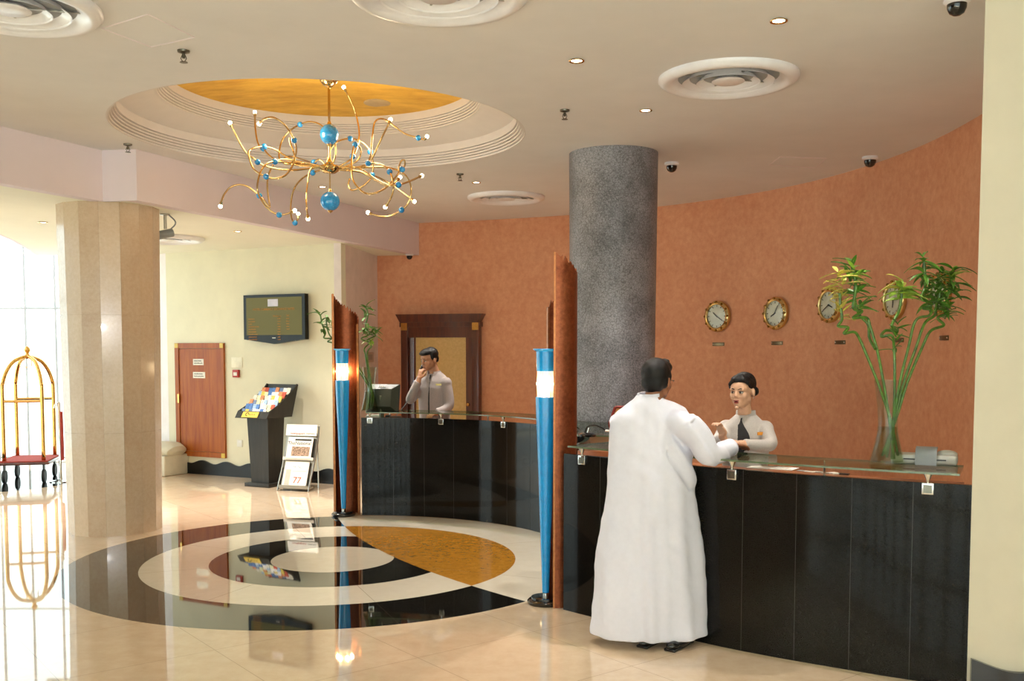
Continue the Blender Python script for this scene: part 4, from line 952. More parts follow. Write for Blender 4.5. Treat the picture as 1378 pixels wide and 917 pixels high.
HD = [([bp(1131, 398), bp(1130, 412), bp(1134, 424), bp(1128, 388)], 'leaf_y', 4, .10, .15), ([bp(1127, 372, -.03), bp(1134, 388, -.05)], 'leaf_y', 5, .13, .25),
      ([bp(1146, 358, .05), bp(1144, 368, .05), bp(1150, 380, .05), bp(1152, 400, .05)], 'leaf', 5, .12, .2), ([bp(1153, 372, .09), bp(1152, 392, .09), bp(1158, 412, .09)], 'leaf', 5, .12, .3), ([bp(1150, 366, 0)], 'leaf_l', 5, .12, .2),
      ([bp(1213, 388), bp(1209, 398)], 'leaf_l', 7, .15, .35), ([bp(1208, 440), bp(1206, 452), bp(1203, 468)], 'leaf', 4, .09, .2), ([bp(1213, 384)], 'leaf_y', 3, .17, .4),
      ([bp(1242, 352), bp(1243, 362), bp(1244, 374), bp(1246, 388), bp(1250, 402)], 'leaf', 6, .12, .5), ([bp(1281, 368), bp(1280, 378)], 'leaf_l', 4, .11, .3),
      ([bp(1262, 380), bp(1268, 372), bp(1266, 390), bp(1270, 402), bp(1276, 414), bp(1280, 392), bp(1262, 410), bp(1272, 424), bp(1258, 395)], 'leaf', 7, .10, .4), ([bp(1284, 380), bp(1285, 395), bp(1282, 365)], 'leaf', 5, .13, .5)]
bamboo(VX, VY, gzn, S, HD, 'tall glass vase of twisted lucky bamboo standing on the near counter shelf')
# second bamboo, mostly behind the far copper sheet
vx, vy = -1.60, 11.13
fb = lambda px, py, dy=0.: at(px, py, vy + .1 + dy)
b0 = Vector((vx, vy, gzf + .02)); b1 = Vector((vx, vy, gzf + .25))
S2 = [[b0, b1, fb(460, 470), fb(448, 462), fb(441, 460, .05), fb(446, 456), fb(436, 455, -.04), fb(438, 448), fb(434, 438), fb(431, 424)],
      [b0 + Vector((.02, 0, 0)), b1 + Vector((.01, .02, 0)), fb(462, 462), fb(452, 458), fb(444, 452), fb(440, 440), fb(439, 428)],
      [b0 + Vector((-.02, 0, 0)), b1, fb(492, 480), fb(490, 470), fb(496, 462, .05), fb(486, 456), fb(497, 450, -.04), fb(492, 440), fb(495, 425), fb(493, 414)],
      [b0 + Vector((.0, .03, 0)), b1 + Vector((.02, 0, 0)), fb(494, 478), fb(500, 466), fb(494, 458), fb(505, 452, .05), fb(500, 446)]]
H2 = [([fb(431, 424), fb(434, 440)], 'leaf', 4, .17, .35), ([fb(440, 430), fb(447, 440)], 'leaf', 4, .16, .35), ([fb(493, 414), fb(492, 424)], 'leaf', 5, .17, .3), ([fb(496, 440), fb(500, 446), fb(489, 445), fb(505, 450)], 'leaf', 5, .14, .3), ([fb(498, 458)], 'leaf_l', 5, .12, .4)]
bamboo(vx, vy, gzf, S2, H2, 'lucky bamboo in a vase half hidden behind the far copper sheet')

# ================================================================== COUNTER THINGS
# monitor on the far counter worktop
mo = at(514, 555, 11.22); zw = ZF - .045
TB = Matrix.Translation((mo.x, 11.2, zw)) @ Matrix.Rotation(R(-16), 4, 'Z')
root = thing('computer_monitor', (mo.x, 11.2, zw), 'dark computer monitor seen from behind on the far counter by the clerk', 'monitor')
MB().box((-.13, -.08, 0), (.13, .1, .02), TB, bevel=.006).build('foot', M['green_black'], root); MB().tube([TB @ Vector((0, -.0, .01)), TB @ Vector((0, -.02, .28))], (.03), 4).build('stand_neck', simple('stand_grey', '6d735e', .4), root)
TT = TB @ Matrix.Translation((0, .02, .245)) @ Matrix.Rotation(R(-10), 4, 'X')
MB().box((-.2, -.0, -.165), (.2, .035, .165), TT, bevel=.01).build('screen_panel', M['black_plastic'], root)
m = MB(); m.add([(sx * w_, y, sz * h_) for y, w_, h_ in ((0, .195, .16), (-.06, .13, .10)) for sx, sz in ((-1, -1), (1, -1), (1, 1), (-1, 1))], [(0, 1, 5, 4), (1, 2, 6, 5), (2, 3, 7, 6), (3, 0, 4, 7), (4, 5, 6, 7)], TT).build('rear_shell', M['green_black'], root, smooth=False)
sl = TT @ Matrix.Translation((0, -.03, .13)) @ Matrix.Rotation(R(90 + 0), 4, 'X')
text('DELL', 'brand_badge', M['paper'], TT @ Matrix.Translation((0, -.034, .132)) @ Matrix.Rotation(R(45), 4, 'X'), .04, root, ext=.002)
# phone cradle base on worktop + cable to the clerk
cb = Vector((-1.36, 11.3, zw)); root = thing('desk_phone', cb, 'dark desk telephone base behind the far counter beside the clerk', 'telephone')
MB().box((cb.x - .09, cb.y - .1, zw), (cb.x + .09, cb.y + .1, zw + .035), bevel=.008).build('phone_base', M['black_plastic'], root)
MB().box((cb.x - .08, cb.y - .09, zw + .03), (cb.x - .03, cb.y + .09, zw + .05), bevel=.005).build('cradle', M['black_plastic'], root)
# leaflets & paper left of monitor on worktop
p = Vector((-1.6, 11.28, zw)); o = MB().box((p.x - .06, p.y - .08, zw), (p.x + .1, p.y + .1, zw + .05), bevel=.004).build('white_tray', M['white_plastic']); tag(o, 'small pale tray of papers left of the monitor', 'paper tray')
# red framed octagonal price board near the man
hx, hy = .865, 6.95; zz = gzn - .064 - .045
hz0 = gzn - .012 - .052 - .045
Yh = 6.98; hp = [at(x, y, Yh) for x, y in [(828, 548), (820, 571), (826, 594)]]
cxh = hp[0].x + .16; zc2 = hp[1].z; hgt = hp[0].z - zc2
zb2 = hp[2].z
root = thing('hexagonal_sign', (cxh, Yh, gzn), 'red-framed hexagonal notice standing on the near counter left of the man', 'sign')
outl = [(hp[0].x, hp[0].z), (cxh * 2 - hp[0].x, hp[0].z), (cxh * 2 - hp[1].x, zc2), (cxh * 2 - hp[2].x, zb2), (hp[2].x, zb2), (hp[1].x, zc2)]
m = MB()
for i in range(6):
    a, b = outl[i], outl[(i + 1) % 6]; m.tube([(a[0], Yh, a[1]), (b[0], Yh, b[1])], (.011), 6)
m.tube([(outl[5][0], Yh, zc2), (outl[2][0], Yh, zc2)], .013, 6); m.build('red_frame', M['red_wood'], root)
n6 = 6; MB().add([(x, Yh + .004, z) for x, z in outl] + [(x, Yh + .010, z) for x, z in outl], [(0, 1, 2, 3, 4, 5), (6, 7, 8, 9, 10, 11)] + [(i, (i + 1) % 6, (i + 1) % 6 + 6, i + 6) for i in range(6)]).build('notice_sheet', M['paper'], root, smooth=False)
MB().box((outl[0][0] + .0, Yh + .001, outl[0][1] - .045), (outl[1][0], Yh + .004, outl[0][1] - .01)).build('orange_header', simple('sign_orange', 'c98a4a', .6), root, smooth=False)
MB().box((cxh - .06, Yh - .03, gzn), (cxh + .06, Yh + .04, gzn + .012)).box((cxh - .01, Yh, gzn), (cxh + .01, Yh + .02, zb2 + .02)).build('sign_foot', M['red_wood'], root)
# black reading lamp on the far counter shelf
q = Vector((.60, 7.86, gzf)); root = thing('pen_stand', q, 'small black pen stand with white-tipped pen, seen between copper sheet and grey column', 'pen holder')
MB().lathe([(.001, 0), (.07, 0), (.072, .015), (.045, .03), (.001, .03)], q, 24).build('base', M['black_gloss'], root)
MB().tube(smooth_path([q + Vector((-.02, 0, .03)), q + Vector((-.0, 0, .075)), q + Vector((.06, 0, .09)), q + Vector((.12, 0, .065)), q + Vector((.145, 0, .045))], 5), .007, 8).build('arm', M['black_plastic'], root)
MB().tube([q + Vector((.14, 0, .045)), q + Vector((.185, 0, .043))], .009, 8).build('white_tip', M['white_plastic'], root)
MB().tube([q + Vector((.0, -.01, .03)), q + Vector((.01, -.01, .07))], .006, 8).build('pen', M['chrome'], root)
# papers and cards on the near worktop
zwn = ZN - .045
def sheet(px, py, w_, d_, rz, name, lab, cat, mat, z=zwn, grp=None, th=.003):
    p = on_z(px, py, z + th); T = Matrix.Translation((p.x, p.y, z)) @ Matrix.Rotation(R(rz), 4, 'Z')
    return tag(MB().box((-w_ / 2, -d_ / 2, 0), (w_ / 2, d_ / 2, th), T).build(name, mat, smooth=False), lab, cat, grp)
sheet(1040, 629.5, .30, .16, -32, 'paper_sheet', 'long white sheet of paper on the worktop in front of the woman', 'paper', M['paper'])
rnd = random.Random(4)
for k in range(7):
    sheet(1080 + k * 8, 634 + k * .5 + rnd.uniform(-.6, .6), .06, .04, rnd.uniform(-60, 20), 'key_card', 'small pale card scattered on the worktop left of the vase', 'card', simple('card_%d' % k, rnd.choice(['d9d4c8', 'a8a49a', 'e6e2d8']), .5), grp='scattered cards on the worktop', th=.003 + .0006 * k)
sheet(1136, 637.5, .06, .04, -30, 'black_wallet', 'small black folder at the end of the scattered cards', 'wallet', M['black_plastic'], th=.008)
# printer / fax
p = on_z(1262, 648, zwn + .07); e = Vector((.9, -.43, 0)).normalized(); nn = Vector((.43, .9, 0)).normalized()
c = Vector((2.42, 5.74, zwn)); TB = Matrix(((e.x, nn.x, 0, c.x), (e.y, nn.y, 0, c.y), (0, 0, 1, 0), (0, 0, 0, 1)))
root = thing('card_printer', c, 'pale grey office machine with yellow sticker under the shelf end, right of the vase', 'printer')
MB().box((-.19, -.13, 0), (.14, .14, .042), TB, bevel=.006).build('lower_body', M['printer'], root); MB().box((-.13, -.132, .01), (-.06, -.129, .032), TB).build('front_badge', M['white_plastic'], root)
MB().box((-.045, -.134, .018), (-.012, -.129, .040), TB).build('yellow_sticker', M['yellow'], root)
c2 = Vector((c.x, c.y, gzn)); T2 = Matrix(((e.x, nn.x, 0, c.x), (e.y, nn.y, 0, c.y), (0, 0, 1, gzn), (0, 0, 0, 1)))
root = thing('card_terminal', c2, 'white card machine with grey cover standing on the glass shelf end by the right wall', 'card machine')
MB().box((-.20, -.03, 0), (.16, .13, .055), T2, bevel=.018).build('body', M['printer'], root)
MB().box((-.13, -.033, .026), (.1, -.028, .033), T2).build('slot', M['black_plastic'], root)
m = MB(); prof = [(-.06, .0), (-.055, .05), (-.03, .085), (.03, .1), (.1, .095), (.11, .085), (.03, .088), (-.02, .074), (-.045, .045), (-.05, .0)]
tri = tessellate_polygon([[Vector((y, z, 0)) for y, z in prof]]); n = len(prof)
m.add([(x, y, z) for x in (-.065, .05) for y, z in prof], [(i, (i + 1) % n, (i + 1) % n + n, i + n) for i in range(n)] + [tuple(a) for a in tri] + [tuple(i + n for i in a) for a in tri], T2).build('grey_cover', M['grey_plastic'], root, ang=50)
MB().ball(T2 @ Vector((.1, .08, .055)), (.06, .05, .025), 20, 10).build('paper_roll_hood', M['printer'], root, ang=180)
# ================================================================== PEOPLE
def RZ(a): return Matrix.Rotation(R(a), 4, 'Z')
def add_head(mb, T, s=1., fem=False):
    S = T @ Matrix.Scale(s, 4)
    b = lambda c, r: mb.ball(c, r, 24, 16, S)
    b((0, .018, .035), (.074, .093, .088)); b((0, -.026, -.028), (.064 if not fem else .062, .064, .078)); b((0, -.048, -.072), (.042 if not fem else .038, .042, .038))
    b((0, -.04, .035), (.062, .055, .055))
    for sx in (-1, 1):
        b((sx * .034, -.062, -.022), (.027, .025, .03)); b((sx * .077, .012, -.008), (.010, .018, .031)); b((sx * .048, -.012, -.055), (.018, .035, .03))
        b((sx * .028, -.078, .021), (.026, .014, .009))
    b((0, -.082, -.058), (.024, .014, .016))
    mb.tube([S @ Vector(p) for p in ((0, -.082, .018), (0, -.096, -.004), (0, -.104, -.024))], [.008 * s, .0095 * s, .0125 * s], 10)
    b((-.011, -.092, -.029), (.008, .01, .007)); b((.011, -.092, -.029), (.008, .01, .007))
    mb.tube([S @ Vector((0, .03, -.03)), S @ Vector((0, .028, -.10)), S @ Vector((0, .036, -.155))], [.05 * s, (.045 if fem else .054) * s, (.05 if fem else .058) * s], 20)
    b((0, -.092, -.1), (.016, .012, .012))
def face_parts(T, s, par, lip, fem=False, glasses=False):
    S = T @ Matrix.Scale(s, 4)
    m = MB()
    for sx in (-1, 1): m.ball((sx * .030, -.0765, .002), (.0155, .0125, .0085), 16, 10, S)
    m.build('eyes', M['eye_white'], par, ang=180); m = MB()
    for sx in (-1, 1): m.ball((sx * .029 - .002, -.0862, .002), (.0068, .004, .0068), 12, 8, S)
    m.build('iris', M['iris'], par, ang=180); m = MB()
    for sx in (-1, 1):
        m.tube([S @ Vector((sx * .013, -.091, .0225)), S @ Vector((sx * .03, -.0915, .029)), S @ Vector((sx * .048, -.078, .0235))], [.0028 * s, .0034 * s, .0018 * s], 6)
        m.tube([S @ Vector((sx * .015, -.0875, .006)), S @ Vector((sx * .03, -.0895, .0125)), S @ Vector((sx * .046, -.078, .006))], [.0014 * s, .002 * s, .0014 * s], 6)
    m.build('eyebrows', M['hair'], par, ang=180)
    m = MB(); m.ball((0, -.0955, -.053), (.021, .007, .0055), 16, 8, S).ball((0, -.095, -.0655), (.018, .007, .0065), 16, 8, S).build('lips', lip, par, ang=180)
    if fem: MB().ball((0, -.0985, -.0592), (.012, .0045, .0035), 12, 8, S).build('open_mouth', M['iris'], par, ang=180)
def hand(mb, T, side=1, curl=25, s=1.):
    S = T @ Matrix.Scale(s, 4)
    mb.ball((.045, 0, 0), (.055, .039, .0155), 20, 12, S); mb.ball((.078, 0, 0), (.022, .040, .0135), 16, 10, S)
    mb.tube([S @ Vector((-.05, 0, 0)), S @ Vector((.02, 0, 0))], [.027 * s, .026 * s], 14)
    for i, (y, L) in enumerate(((.031, .068), (.0105, .078), (-.0105, .072), (-.031, .056))):
        p = Vector((.088, y * side, 0)); a = R(curl * .6); ps = [p.copy()]
        for k, f in enumerate((.42, .32, .26)):
            p = p + Vector((math.cos(a), y * side * 1.2, -math.sin(a))).normalized() * L * f; ps.append(p.copy()); a += R(curl)
        mb.tube([S @ q for q in ps], [.0096 * s, .0092 * s, .0086 * s, .0072 * s], 10); mb.ball(ps[-1], .0076, 10, 8, S)
    ps = [Vector((.018, side * .028, -.004)), Vector((.045, side * .055, -.012)), Vector((.072, side * .062, -.02)), Vector((.094, side * .058, -.026))]
    mb.tube([S @ q for q in ps], [.014 * s, .0125 * s, .0108 * s, .0085 * s], 10); mb.ball(ps[-1], .009, 10, 8, S)
def aim(o, d, up=(0, 0, 1), roll=0):
    # frame: +X along d, +Z near up
    x = Vector(d).normalized(); z = Vector(up); z = (z - x * z.dot(x)).normalized(); y = z.cross(x)
    return Matrix(((x.x, y.x, z.x, o[0]), (x.y, y.y, z.y, o[1]), (x.z, y.z, z.z, o[2]), (0, 0, 0, 1))) @ Matrix.Rotation(R(roll), 4, 'X')
def rings_tube(mb, rings, T, seg=40): return mb.tube([T @ Vector((cx, cy, z)) for z, a, b, cx, cy in rings], [(b, a) for z, a, b, cx, cy in rings], seg)
def surf(rings, z, ang, k=1.0, o=0.):
    for i in range(len(rings) - 1):
        if rings[i][0] <= z <= rings[i + 1][0]:
            t = (z - rings[i][0]) / (rings[i + 1][0] - rings[i][0]); z_, a, b, cx, cy = [u + (v - u) * t for u, v in zip(rings[i], rings[i + 1])]
            return Vector((cx + (a * k + o) * math.sin(ang), cy - (b * k + o) * math.cos(ang), z))
def patch(rings, T, zs, w0, w1, k, th=.006, na=8):
    # curved cloth piece following the chest between two edge functions (angles)
    vs = []; fs = []; m = len(zs)
    for z in zs:
        for j in range(na + 1):
            a = w0(z) + (w1(z) - w0(z)) * j / na; vs.append(T @ surf(rings, z, a, 1.0, k))
    nn = len(vs)
    for z in zs:
        for j in range(na + 1):
            a = w0(z) + (w1(z) - w0(z)) * j / na; vs.append(T @ surf(rings, z, a, 1.0, k - th))
    q = na + 1
    for i in range(m - 1):
        for j in range(na):
            a = i * q + j; fs += [(a, a + 1, a + q + 1, a + q), (nn + a, nn + a + q, nn + a + q + 1, nn + a + 1)]
    for i in range(m - 1):
        for j in (0, na): a = i * q + j; fs.append((a, a + q, nn + a + q, nn + a))
    for j in range(na):
        for i in (0, m - 1): a = i * q + j; fs.append((a, a + 1, nn + a + 1, nn + a))
    return MB().add(vs, fs)
def wrinkle(amp, sc, seedv):
    def f(v):
        n = noise.noise_vector(Vector((v.x * sc, v.y * sc, v.z * sc * .7)) + Vector((seedv, 0, 0)))
        r_ = 1 - abs(noise.noise(Vector((v.x * sc * 1.7, v.y * sc * 1.7, v.z * sc * 2.4)) + Vector((0, seedv, 0)))) * 2
        return v + n * amp * .6 + Vector((n.y, n.x, 0)) * amp * .4 * r_
    return f
def shoes(par, pts, yaw):
    m = MB()
    for x, y in pts:
        T = Matrix.Translation((x, y, 0)) @ RZ(yaw); m.ball((0, -.05, .03), (.045, .12, .034), 18, 10, T).ball((0, .045, .032), (.038, .06, .03), 16, 10, T).box((-.04, -.16, 0), (.04, .1, .018), T, bevel=.008)
    return m.build('shoes', M['black_gloss'], par, ang=50)

# ---- man in the white robe, back to the camera
def man_robe():
    cx, cy = .865, 6.15; yaw = 180 - 37
    root = thing('person', (cx, cy, 0), 'man in a long white robe seen from behind, leaning on the near counter', 'person', 'people at the reception')
    T = Matrix.Translation((cx, cy, 0)) @ RZ(yaw)          # local -Y is forward
    TH = Matrix.Translation((.905, 6.16, 1.652)) @ RZ(180 - 36) @ Matrix.Rotation(R(8), 4, 'X')
    body = MB(); add_head(body, TH, 1.05)
    rt = [(.85, .16, .12, 0, 0), (1.05, .15, .11, 0, 0), (1.3, .18, .11, 0, 0), (1.42, .17, .08, 0, 0), (1.5, .07, .06, 0, .02), (1.56, .055, .055, .01, .02)]
    rings_tube(body, rt, T)
    for sx in (-1, 1): body.tube([T @ Vector((sx * .1, 0, .92)), T @ Vector((sx * .1, 0, .5)), T @ Vector((sx * .1, .02, .08))], [.09, .06, .045], 16)
    rs = Vector((1.045, 6.03, 1.40)); re_ = Vector((1.20, 6.03, 1.205)); rw = Vector((1.405, 6.27, 1.235)); ls = Vector((.70, 6.27, 1.4)); le = Vector((.735, 6.40, 1.2)); lw_ = Vector((.90, 6.42, 1.235))
    body.tube([rs, re_, rw], [.05, .045, .03], 14).tube([ls, le, lw_], [.05, .042, .03], 14)
    hand(body, aim(rw + Vector((-.01, -.0, .006)), (.80, .58, -.10), (0, 0, 1)), 1, 16, .98); hand(body, aim(lw_, (.7, .25, -.16), (0, 0, 1)), -1, 18, .95)
    blob(body, 'body', M['skin_d'], root, .006, 3)
    face_parts(TH, 1.05, root, M['lip_m'])
    h = MB(); S = TH @ Matrix.Scale(1.05, 4)
    h.ball((0, .030, .045), (.087, .096, .090), 24, 16, S).ball((0, -.02, .085), (.072, .077, .047), 20, 12, S).ball((0, .055, -.012), (.074, .06, .072), 24, 14, S)
    for sx in (-1, 1): h.ball((sx * .06, .03, .0), (.024, .04, .05), 14, 10, S).ball((sx * .066, -.012, .03), (.014, .022, .034), 14, 10, S)
    h.tube([S @ Vector((-.03, -.05, .118)), S @ Vector((.0, -.07, .128)), S @ Vector((.035, -.06, .118))], .018, 10)
    nf = lambda v: v + noise.noise_vector(v * 30) * .0035
    blob(h, 'hair', M['hair'], root, .006, 3, nf)
    # glasses temple at the right
    MB().tube([S @ Vector((-.079, .01, .004)), S @ Vector((-.078, -.06, .01)), S @ Vector((-.06, -.088, .008))], .0022, 6).build('spectacles', M['black_plastic'], root)
    rb = MB()
    rr = [(.05, .365, .19, -.0, 0), (.3, .355, .19, -.0, 0), (.55, .335, .185, 0, 0), (.8, .298, .175, 0, 0), (1.0, .272, .168, 0, 0), (1.2, .262, .155, 0, 0), (1.34, .262, .142, 0, 0), (1.42, .25, .132, 0, .005), (1.465, .222, .12, 0, .012), (1.505, .165, .105, -.0, .018), (1.54, .10, .09, -.0, .022), (1.567, .076, .078, -.0, .02)]
    rings_tube(rb, rr, T, 48)
    rb.ball(rs + Vector((-.02, .01, -.0)), (.082, .08, .078), 20, 14); rb.ball(ls + Vector((.02, 0, -.0)), (.075, .075, .078), 20, 14)
    rb.tube(smooth_path([rs, rs * .5 + re_ * .5 + Vector((.012, -.01, .01)), re_ + Vector((.0, -.01, -.0)), re_ * .5 + rw * .5 + Vector((.0, -.012, -.012)), rw * .86 + re_ * .14 + Vector((0, -.012, -.004))], 4), [.084 - .0017 * i for i in range(17)], 20)
    rb.tube(smooth_path([ls, le, lw_], 5), [.088 - .0028 * i for i in range(11)], 20)
    Ti = T.inverted()
    def fold(v):
        l = Ti @ v; a = math.atan2(l.x, -l.y)
        low = max(0, min(1, (1.1 - l.z) / 1.0))
        amp = .015 * low + .004
        dv = amp * (math.sin(a * 7 + 1.2 * math.sin(l.z * 2.1)) * .6 + math.sin(a * 12 + l.z * 1.7 + 1) * .4)
        rad = Vector((l.x, l.y, 0)); rad = rad.normalized() if rad.length > 1e-5 else rad
        n = noise.noise(Vector((v.x * 5, v.y * 5, v.z * 2.4))) * .016 + noise.noise(Vector((v.x * 11 + v.z * 9, v.y * 9, v.z * 9))) * .007
        if (v - re_).length < .25: n += .012 * math.sin(55 * (v.x * .8 + v.z * .6) + 6 * v.y)
        l = l + rad * (dv + n)
        return T @ l
    robe = blob(rb, 'robe', M['robe'], root, .011, 4, fold)
    # neckband, hem band and centre-back seam lie on the robe
    nb = MB(); nb.lathe([(.074, -.01), (.079, -.004), (.077, .016), (.068, .014), (.068, -.01), (.074, -.01)], (0, 0, 0), 30, T @ Matrix.Translation((-.0, .02, 1.562)) @ Matrix.Rotation(R(-6), 4, 'X')).build('neckband', M['robe'], root)
    e = (rw - re_).normalized(); cw = re_ * .16 + rw * .84 + Vector((0, -.012, -.004)); MB().tube([cw - e * .016, cw + e * .01], .0575, 24).build('cuff', M['robe'], root, ang=50)
    shoes(root, [(.86, 6.10), (1.02, 6.03)], yaw)
man_robe()

def clerk(root_label, cx, cy, yaw, rings, T, TH, s, skin, jacket, arms, hands, hairf, fem, badge, badge_c, opening, group='people at the reception', lipm=None):
    root = thing('person', (cx, cy, 0), root_label, 'person', group)
    body = MB(); add_head(body, TH, s, fem)
    rings_tube(body, [(z, a * .85, b * .85, x, y) for z, a, b, x, y in rings], T)
    hw = rings[0][1] * .5; z0 = rings[0][0]
    for sx in (-1, 1): body.tube([T @ Vector((sx * hw, 0, z0 + .03)), T @ Vector((sx * hw, 0, .5)), T @ Vector((sx * hw, .01, .07))], [.085, .055, .042], 14)
    for pts in arms: body.tube(pts, [.042, .036, .026], 12)
    for Th, sd, cu in hands: hand(body, Th, sd, cu, .88 if fem else .97)
    blob(body, 'body', skin, root, .0055, 3)
    face_parts(TH, s, root, lipm, fem)
    hairf(TH @ Matrix.Scale(s, 4), root)
    jk = MB(); rings_tube(jk, rings, T)
    for pts in arms:
        a, b, c = pts; n = 13
        jk.ball(a, (.058 if fem else .070,) * 3, 18, 12)
        jk.tube(smooth_path([a, b, b + (c - b) * .88], 6), [(.053 if fem else .063) - .0013 * i for i in range(n)], 18)
    blob(jk, 'jacket', jacket, root, .009, 4, wrinkle(.006, 9, cx * 3))
    zs, f0, f1 = opening
    patch(rings, T, zs, f0, f1, .012 if fem else .009, .012).build('dark_shirt', M['dark_fabric'], root, ang=60)
    # stand collar
    zc = rings[-1][0]; rc = rings[-1][1]
    cb = MB().lathe([(rc * 1.14, -.035), (rc * 1.02, .022), (rc * .94, .022), (rc * 1.02, -.035)], (0, 0, 0), 24, T @ Matrix.Translation((rings[-1][3], rings[-1][4], zc)), a0=R(-62), a1=R(242)).build('collar', jacket, root, ang=60)
    p = T @ surf(rings, badge[0], badge[1], 1.10); q = T @ surf(rings, badge[0], badge[1] + .05, 1.10); n_ = (T.to_3x3() @ Vector((math.sin(badge[1]), -math.cos(badge[1]), 0)))
    F = frame_T(p, q - p, n_); MB().box((-.032, -.011, -.001), (.032, .011, .005), F, bevel=.0015).build('name_badge', badge_c, root)
    tr = MB()
    for sx in (-1, 1): tr.tube([T @ Vector((sx * hw, 0, z0 + .05)), T @ Vector((sx * hw, 0, .5)), T @ Vector((sx * hw, .01, .05))], [.10, .075, .065], 16)
    tr.ball(T @ Vector((0, 0, z0 + .02)), (rings[0][1] * .95, rings[0][1] * .85, .1), 20, 12); blob(tr, 'trousers', M['dark_fabric'], root, .015, 2)
    q0 = T @ Vector((hw, 0, 0)); q1 = T @ Vector((-hw, 0, 0)); shoes(root, [(q0.x, q0.y), (q1.x, q1.y)], yaw)
    return root
# ---- woman behind the near counter
cx, cy, yaw = 1.575, 6.66, -24
T = Matrix.Translation((cx, cy, 0)) @ RZ(yaw)
TH = Matrix.Translation((1.535, 6.60, 1.566)) @ RZ(-38) @ Matrix.Rotation(R(4), 4, 'X')
rings = [(.86, .175, .12, 0, 0), (1.0, .15, .105, 0, 0), (1.15, .158, .108, 0, 0), (1.26, .165, .11, 0, 0), (1.33, .150, .095, 0, .0), (1.38, .10, .078, 0, .005), (1.415, .062, .06, 0, .005)]
def hair_w(S, root):
    h = MB(); h.ball((0, .034, .052), (.081, .086, .080), 24, 16, S).ball((0, -.018, .083), (.068, .068, .038), 20, 12, S).ball((0, .085, .02), (.058, .04, .06), 20, 12, S)
    for sx in (-1, 1): h.ball((sx * .066, .006, .052), (.016, .045, .035), 14, 10, S)
    h.tube([S @ Vector(p) for p in ((.012, -.045, .118), (-.02, -.078, .088), (-.055, -.06, .055), (-.074, -.015, .03))], .017, 10); h.tube([S @ Vector(p) for p in ((.012, -.045, .118), (.04, -.066, .09), (.066, -.035, .06))], .015, 10)
    h.ball((.02, .128, -.01), (.042, .034, .038), 18, 12, S)
    blob(h, 'hair', M['hair'], root, .005, 3, lambda v: v + noise.noise_vector(v * 40) * .002)
    MB().ball((.081, .004, -.042), .005, 10, 8, S).build('earring', M['chrome'], root)
rsh = T @ Vector((-.128, 0, 1.315)); lsh = T @ Vector((.128, 0, 1.315))
ra = (rsh, Vector((1.345, 6.50, 1.215)), Vector((1.365, 6.385, 1.285))); la = (lsh, Vector((1.69, 6.47, 1.222)), Vector((1.475, 6.375, 1.235)))
wy = lambda z: .12 + max(0, (z - 1.13)) * 1.0
clerk('woman in a pale jacket with orange badge and hair bun, gesturing behind the near counter', cx, cy, yaw, rings, T, TH, .98, M['skin_w'], M['jacket_w'],
      [ra, la], [(aim(ra[2], (-.35, -.25, .9), (.75, .5, .3)), 1, 42), (aim(la[2], (-.9, -.1, .2), (0, -.4, .9)), -1, 30)], hair_w, True, (1.29, .78), simple('orange_badge', 'd98a1e', .4),
      ([1.12 + .27 * i / 14 for i in range(15)], lambda z: -.16 - .42 * math.sin(math.pi * min(1, (z - 1.12) / .235)), lambda z: -.10 + .40 * math.sin(math.pi * min(1, (z - 1.12) / .26)) ** 1.3), lipm=M['lip'])
# ---- clerk on the telephone behind the far counter
cx, cy, yaw = -.90, 11.52, -28
T = Matrix.Translation((cx, cy, 0)) @ RZ(yaw)
TH = Matrix.Translation((-.955, 11.46, 1.725)) @ RZ(-48) @ Matrix.Rotation(R(14), 4, 'X')
rings = [(.92, .19, .13, 0, 0), (1.05, .178, .12, 0, 0), (1.25, .19, .125, 0, 0), (1.4, .195, .125, 0, 0), (1.48, .18, .108, 0, .0), (1.535, .12, .085, 0, .005), (1.575, .075, .07, -.01, .0)]
def hair_m(S, root):
    h = MB(); h.ball((0, .034, .054), (.083, .088, .082), 24, 16, S).ball((0, -.022, .088), (.070, .074, .042), 20, 12, S).ball((0, .08, .0), (.06, .034, .055), 20, 12, S)
    for sx in (-1, 1): h.ball((sx * .068, .012, .03), (.015, .035, .045), 14, 10, S)
    h.tube([S @ Vector(p) for p in ((-.045, -.07, .085), (0, -.088, .092), (.045, -.07, .085))], .018, 10)
    blob(h, 'hair', M['hair'], root, .006, 3, lambda v: v + noise.noise_vector(v * 35) * .003)
rsh = T @ Vector((-.155, 0, 1.455)); lsh = T @ Vector((.155, 0, 1.455))
ra = (rsh, Vector((-1.165, 11.33, 1.27)), Vector((-1.055, 11.27, 1.51))); la = (lsh, T @ Vector((.21, -.02, 1.2)), T @ Vector((.12, -.17, 1.11)))
hd = aim(ra[2], (.18, .18, .95), (-.5, -.6, .2))
r_ = clerk('man in a grey-beige jacket on the telephone behind the far counter', cx, cy, yaw, rings, T, TH, 1.05, M['skin_m'], M['jacket'],
      [ra, la], [(hd, -1, 45), (aim(la[2], (-.5, -.8, -.1), (0, 0, 1)), -1, 20)], hair_m, False, (1.44, .62), simple('gold_badge', 'd6c47a', .35, .4),
      ([.95 + .6 * i / 20 for i in range(21)], lambda z: -.06, lambda z: .06), lipm=M['lip_m'])
hp_ = ra[2] + Vector((.03, .0, .095)); S = TH
q0 = S @ Vector((-.088, -.0, -.01)); q1 = S @ Vector((-.055, -.10, -.085))
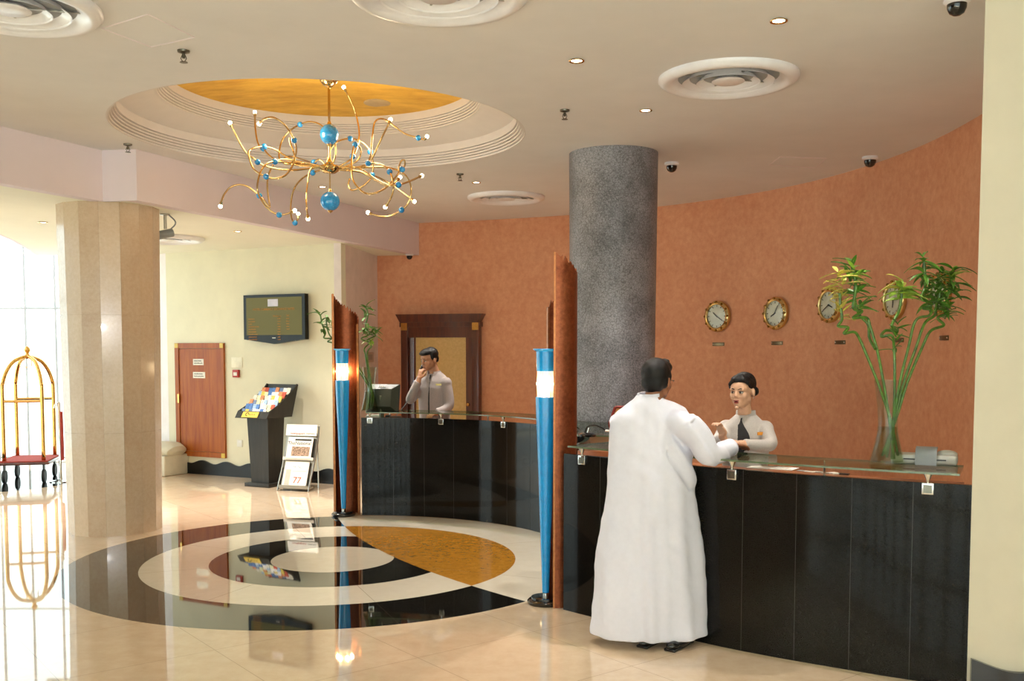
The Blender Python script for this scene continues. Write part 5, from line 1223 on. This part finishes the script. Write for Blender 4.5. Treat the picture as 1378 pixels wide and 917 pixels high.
root = thing('phone_handset', q1, 'black telephone handset held at the male clerk\'s ear', 'telephone handset')
MB().tube([q0, q0 * .5 + q1 * .5 + (q0 - S @ Vector((0, 0, 0))).normalized() * .012, q1], [.017, .012, .017], 12).ball(q0, .022, 12, 8).ball(q1, .02, 12, 8).build('handset', M['black_plastic'], root)
e0 = q1; MB().tube(smooth_path([e0, Vector((-1.15, 11.24, 1.38)), Vector((-1.2, 11.25, 1.24)), Vector((-1.29, 11.28, 1.13)), Vector((-1.33, 11.3, 1.085))], 5), .005, 6).build('cord', M['grey_plastic'], root)

# ================================================================== LIGHT
w = bpy.data.worlds.new('sky'); SC.world = w; w.use_nodes = True
bg = w.node_tree.nodes['Background']; bg.inputs[0].default_value = (.86, .95, 1.0, 1); bg.inputs[1].default_value = SKY
def area(name, loc, rot, sx, sy, e, col=(1, 1, 1)):
    ld = bpy.data.lights.new(name, 'AREA'); lo = bpy.data.objects.new(name, ld); COL.objects.link(lo); ld.shape = 'RECTANGLE'; ld.size = sx; ld.size_y = sy; ld.energy = e; ld.color = col
    lo.location = loc; lo.rotation_euler = rot; return lo
# added sunlight through the unseen rear glazing; its floor bounce brightens the ceiling
sd = bpy.data.lights.new('bounce_sun', 'SUN'); so = bpy.data.objects.new('bounce_sun', sd); COL.objects.link(so); sd.energy = SUN; sd.color = (.74, .89, 1.0); sd.angle = R(1)
so.rotation_euler = Vector((.25, 1, -1.15)).to_track_quat('-Z', 'Y').to_euler()
# the photographer's flash, just above the lens
f = area('camera_flash', (.02, -.06, 2.05), (R(86), 0, R(-2)), .09, .05, FLASH, (1, .98, .98))
f.data.spread = R(150)
vs = SC.view_settings; vs.view_transform = 'Standard'; vs.look = 'None'; vs.gamma = 1; vs.use_curve_mapping = False; vs.exposure = EXPO
SC.cycles.max_bounces = 10; SC.cycles.diffuse_bounces = 5; SC.cycles.glossy_bounces = 5; SC.cycles.transparent_max_bounces = 16
SC.cycles.caustics_reflective = False; SC.cycles.caustics_refractive = False; SC.cycles.sample_clamp_indirect = 6
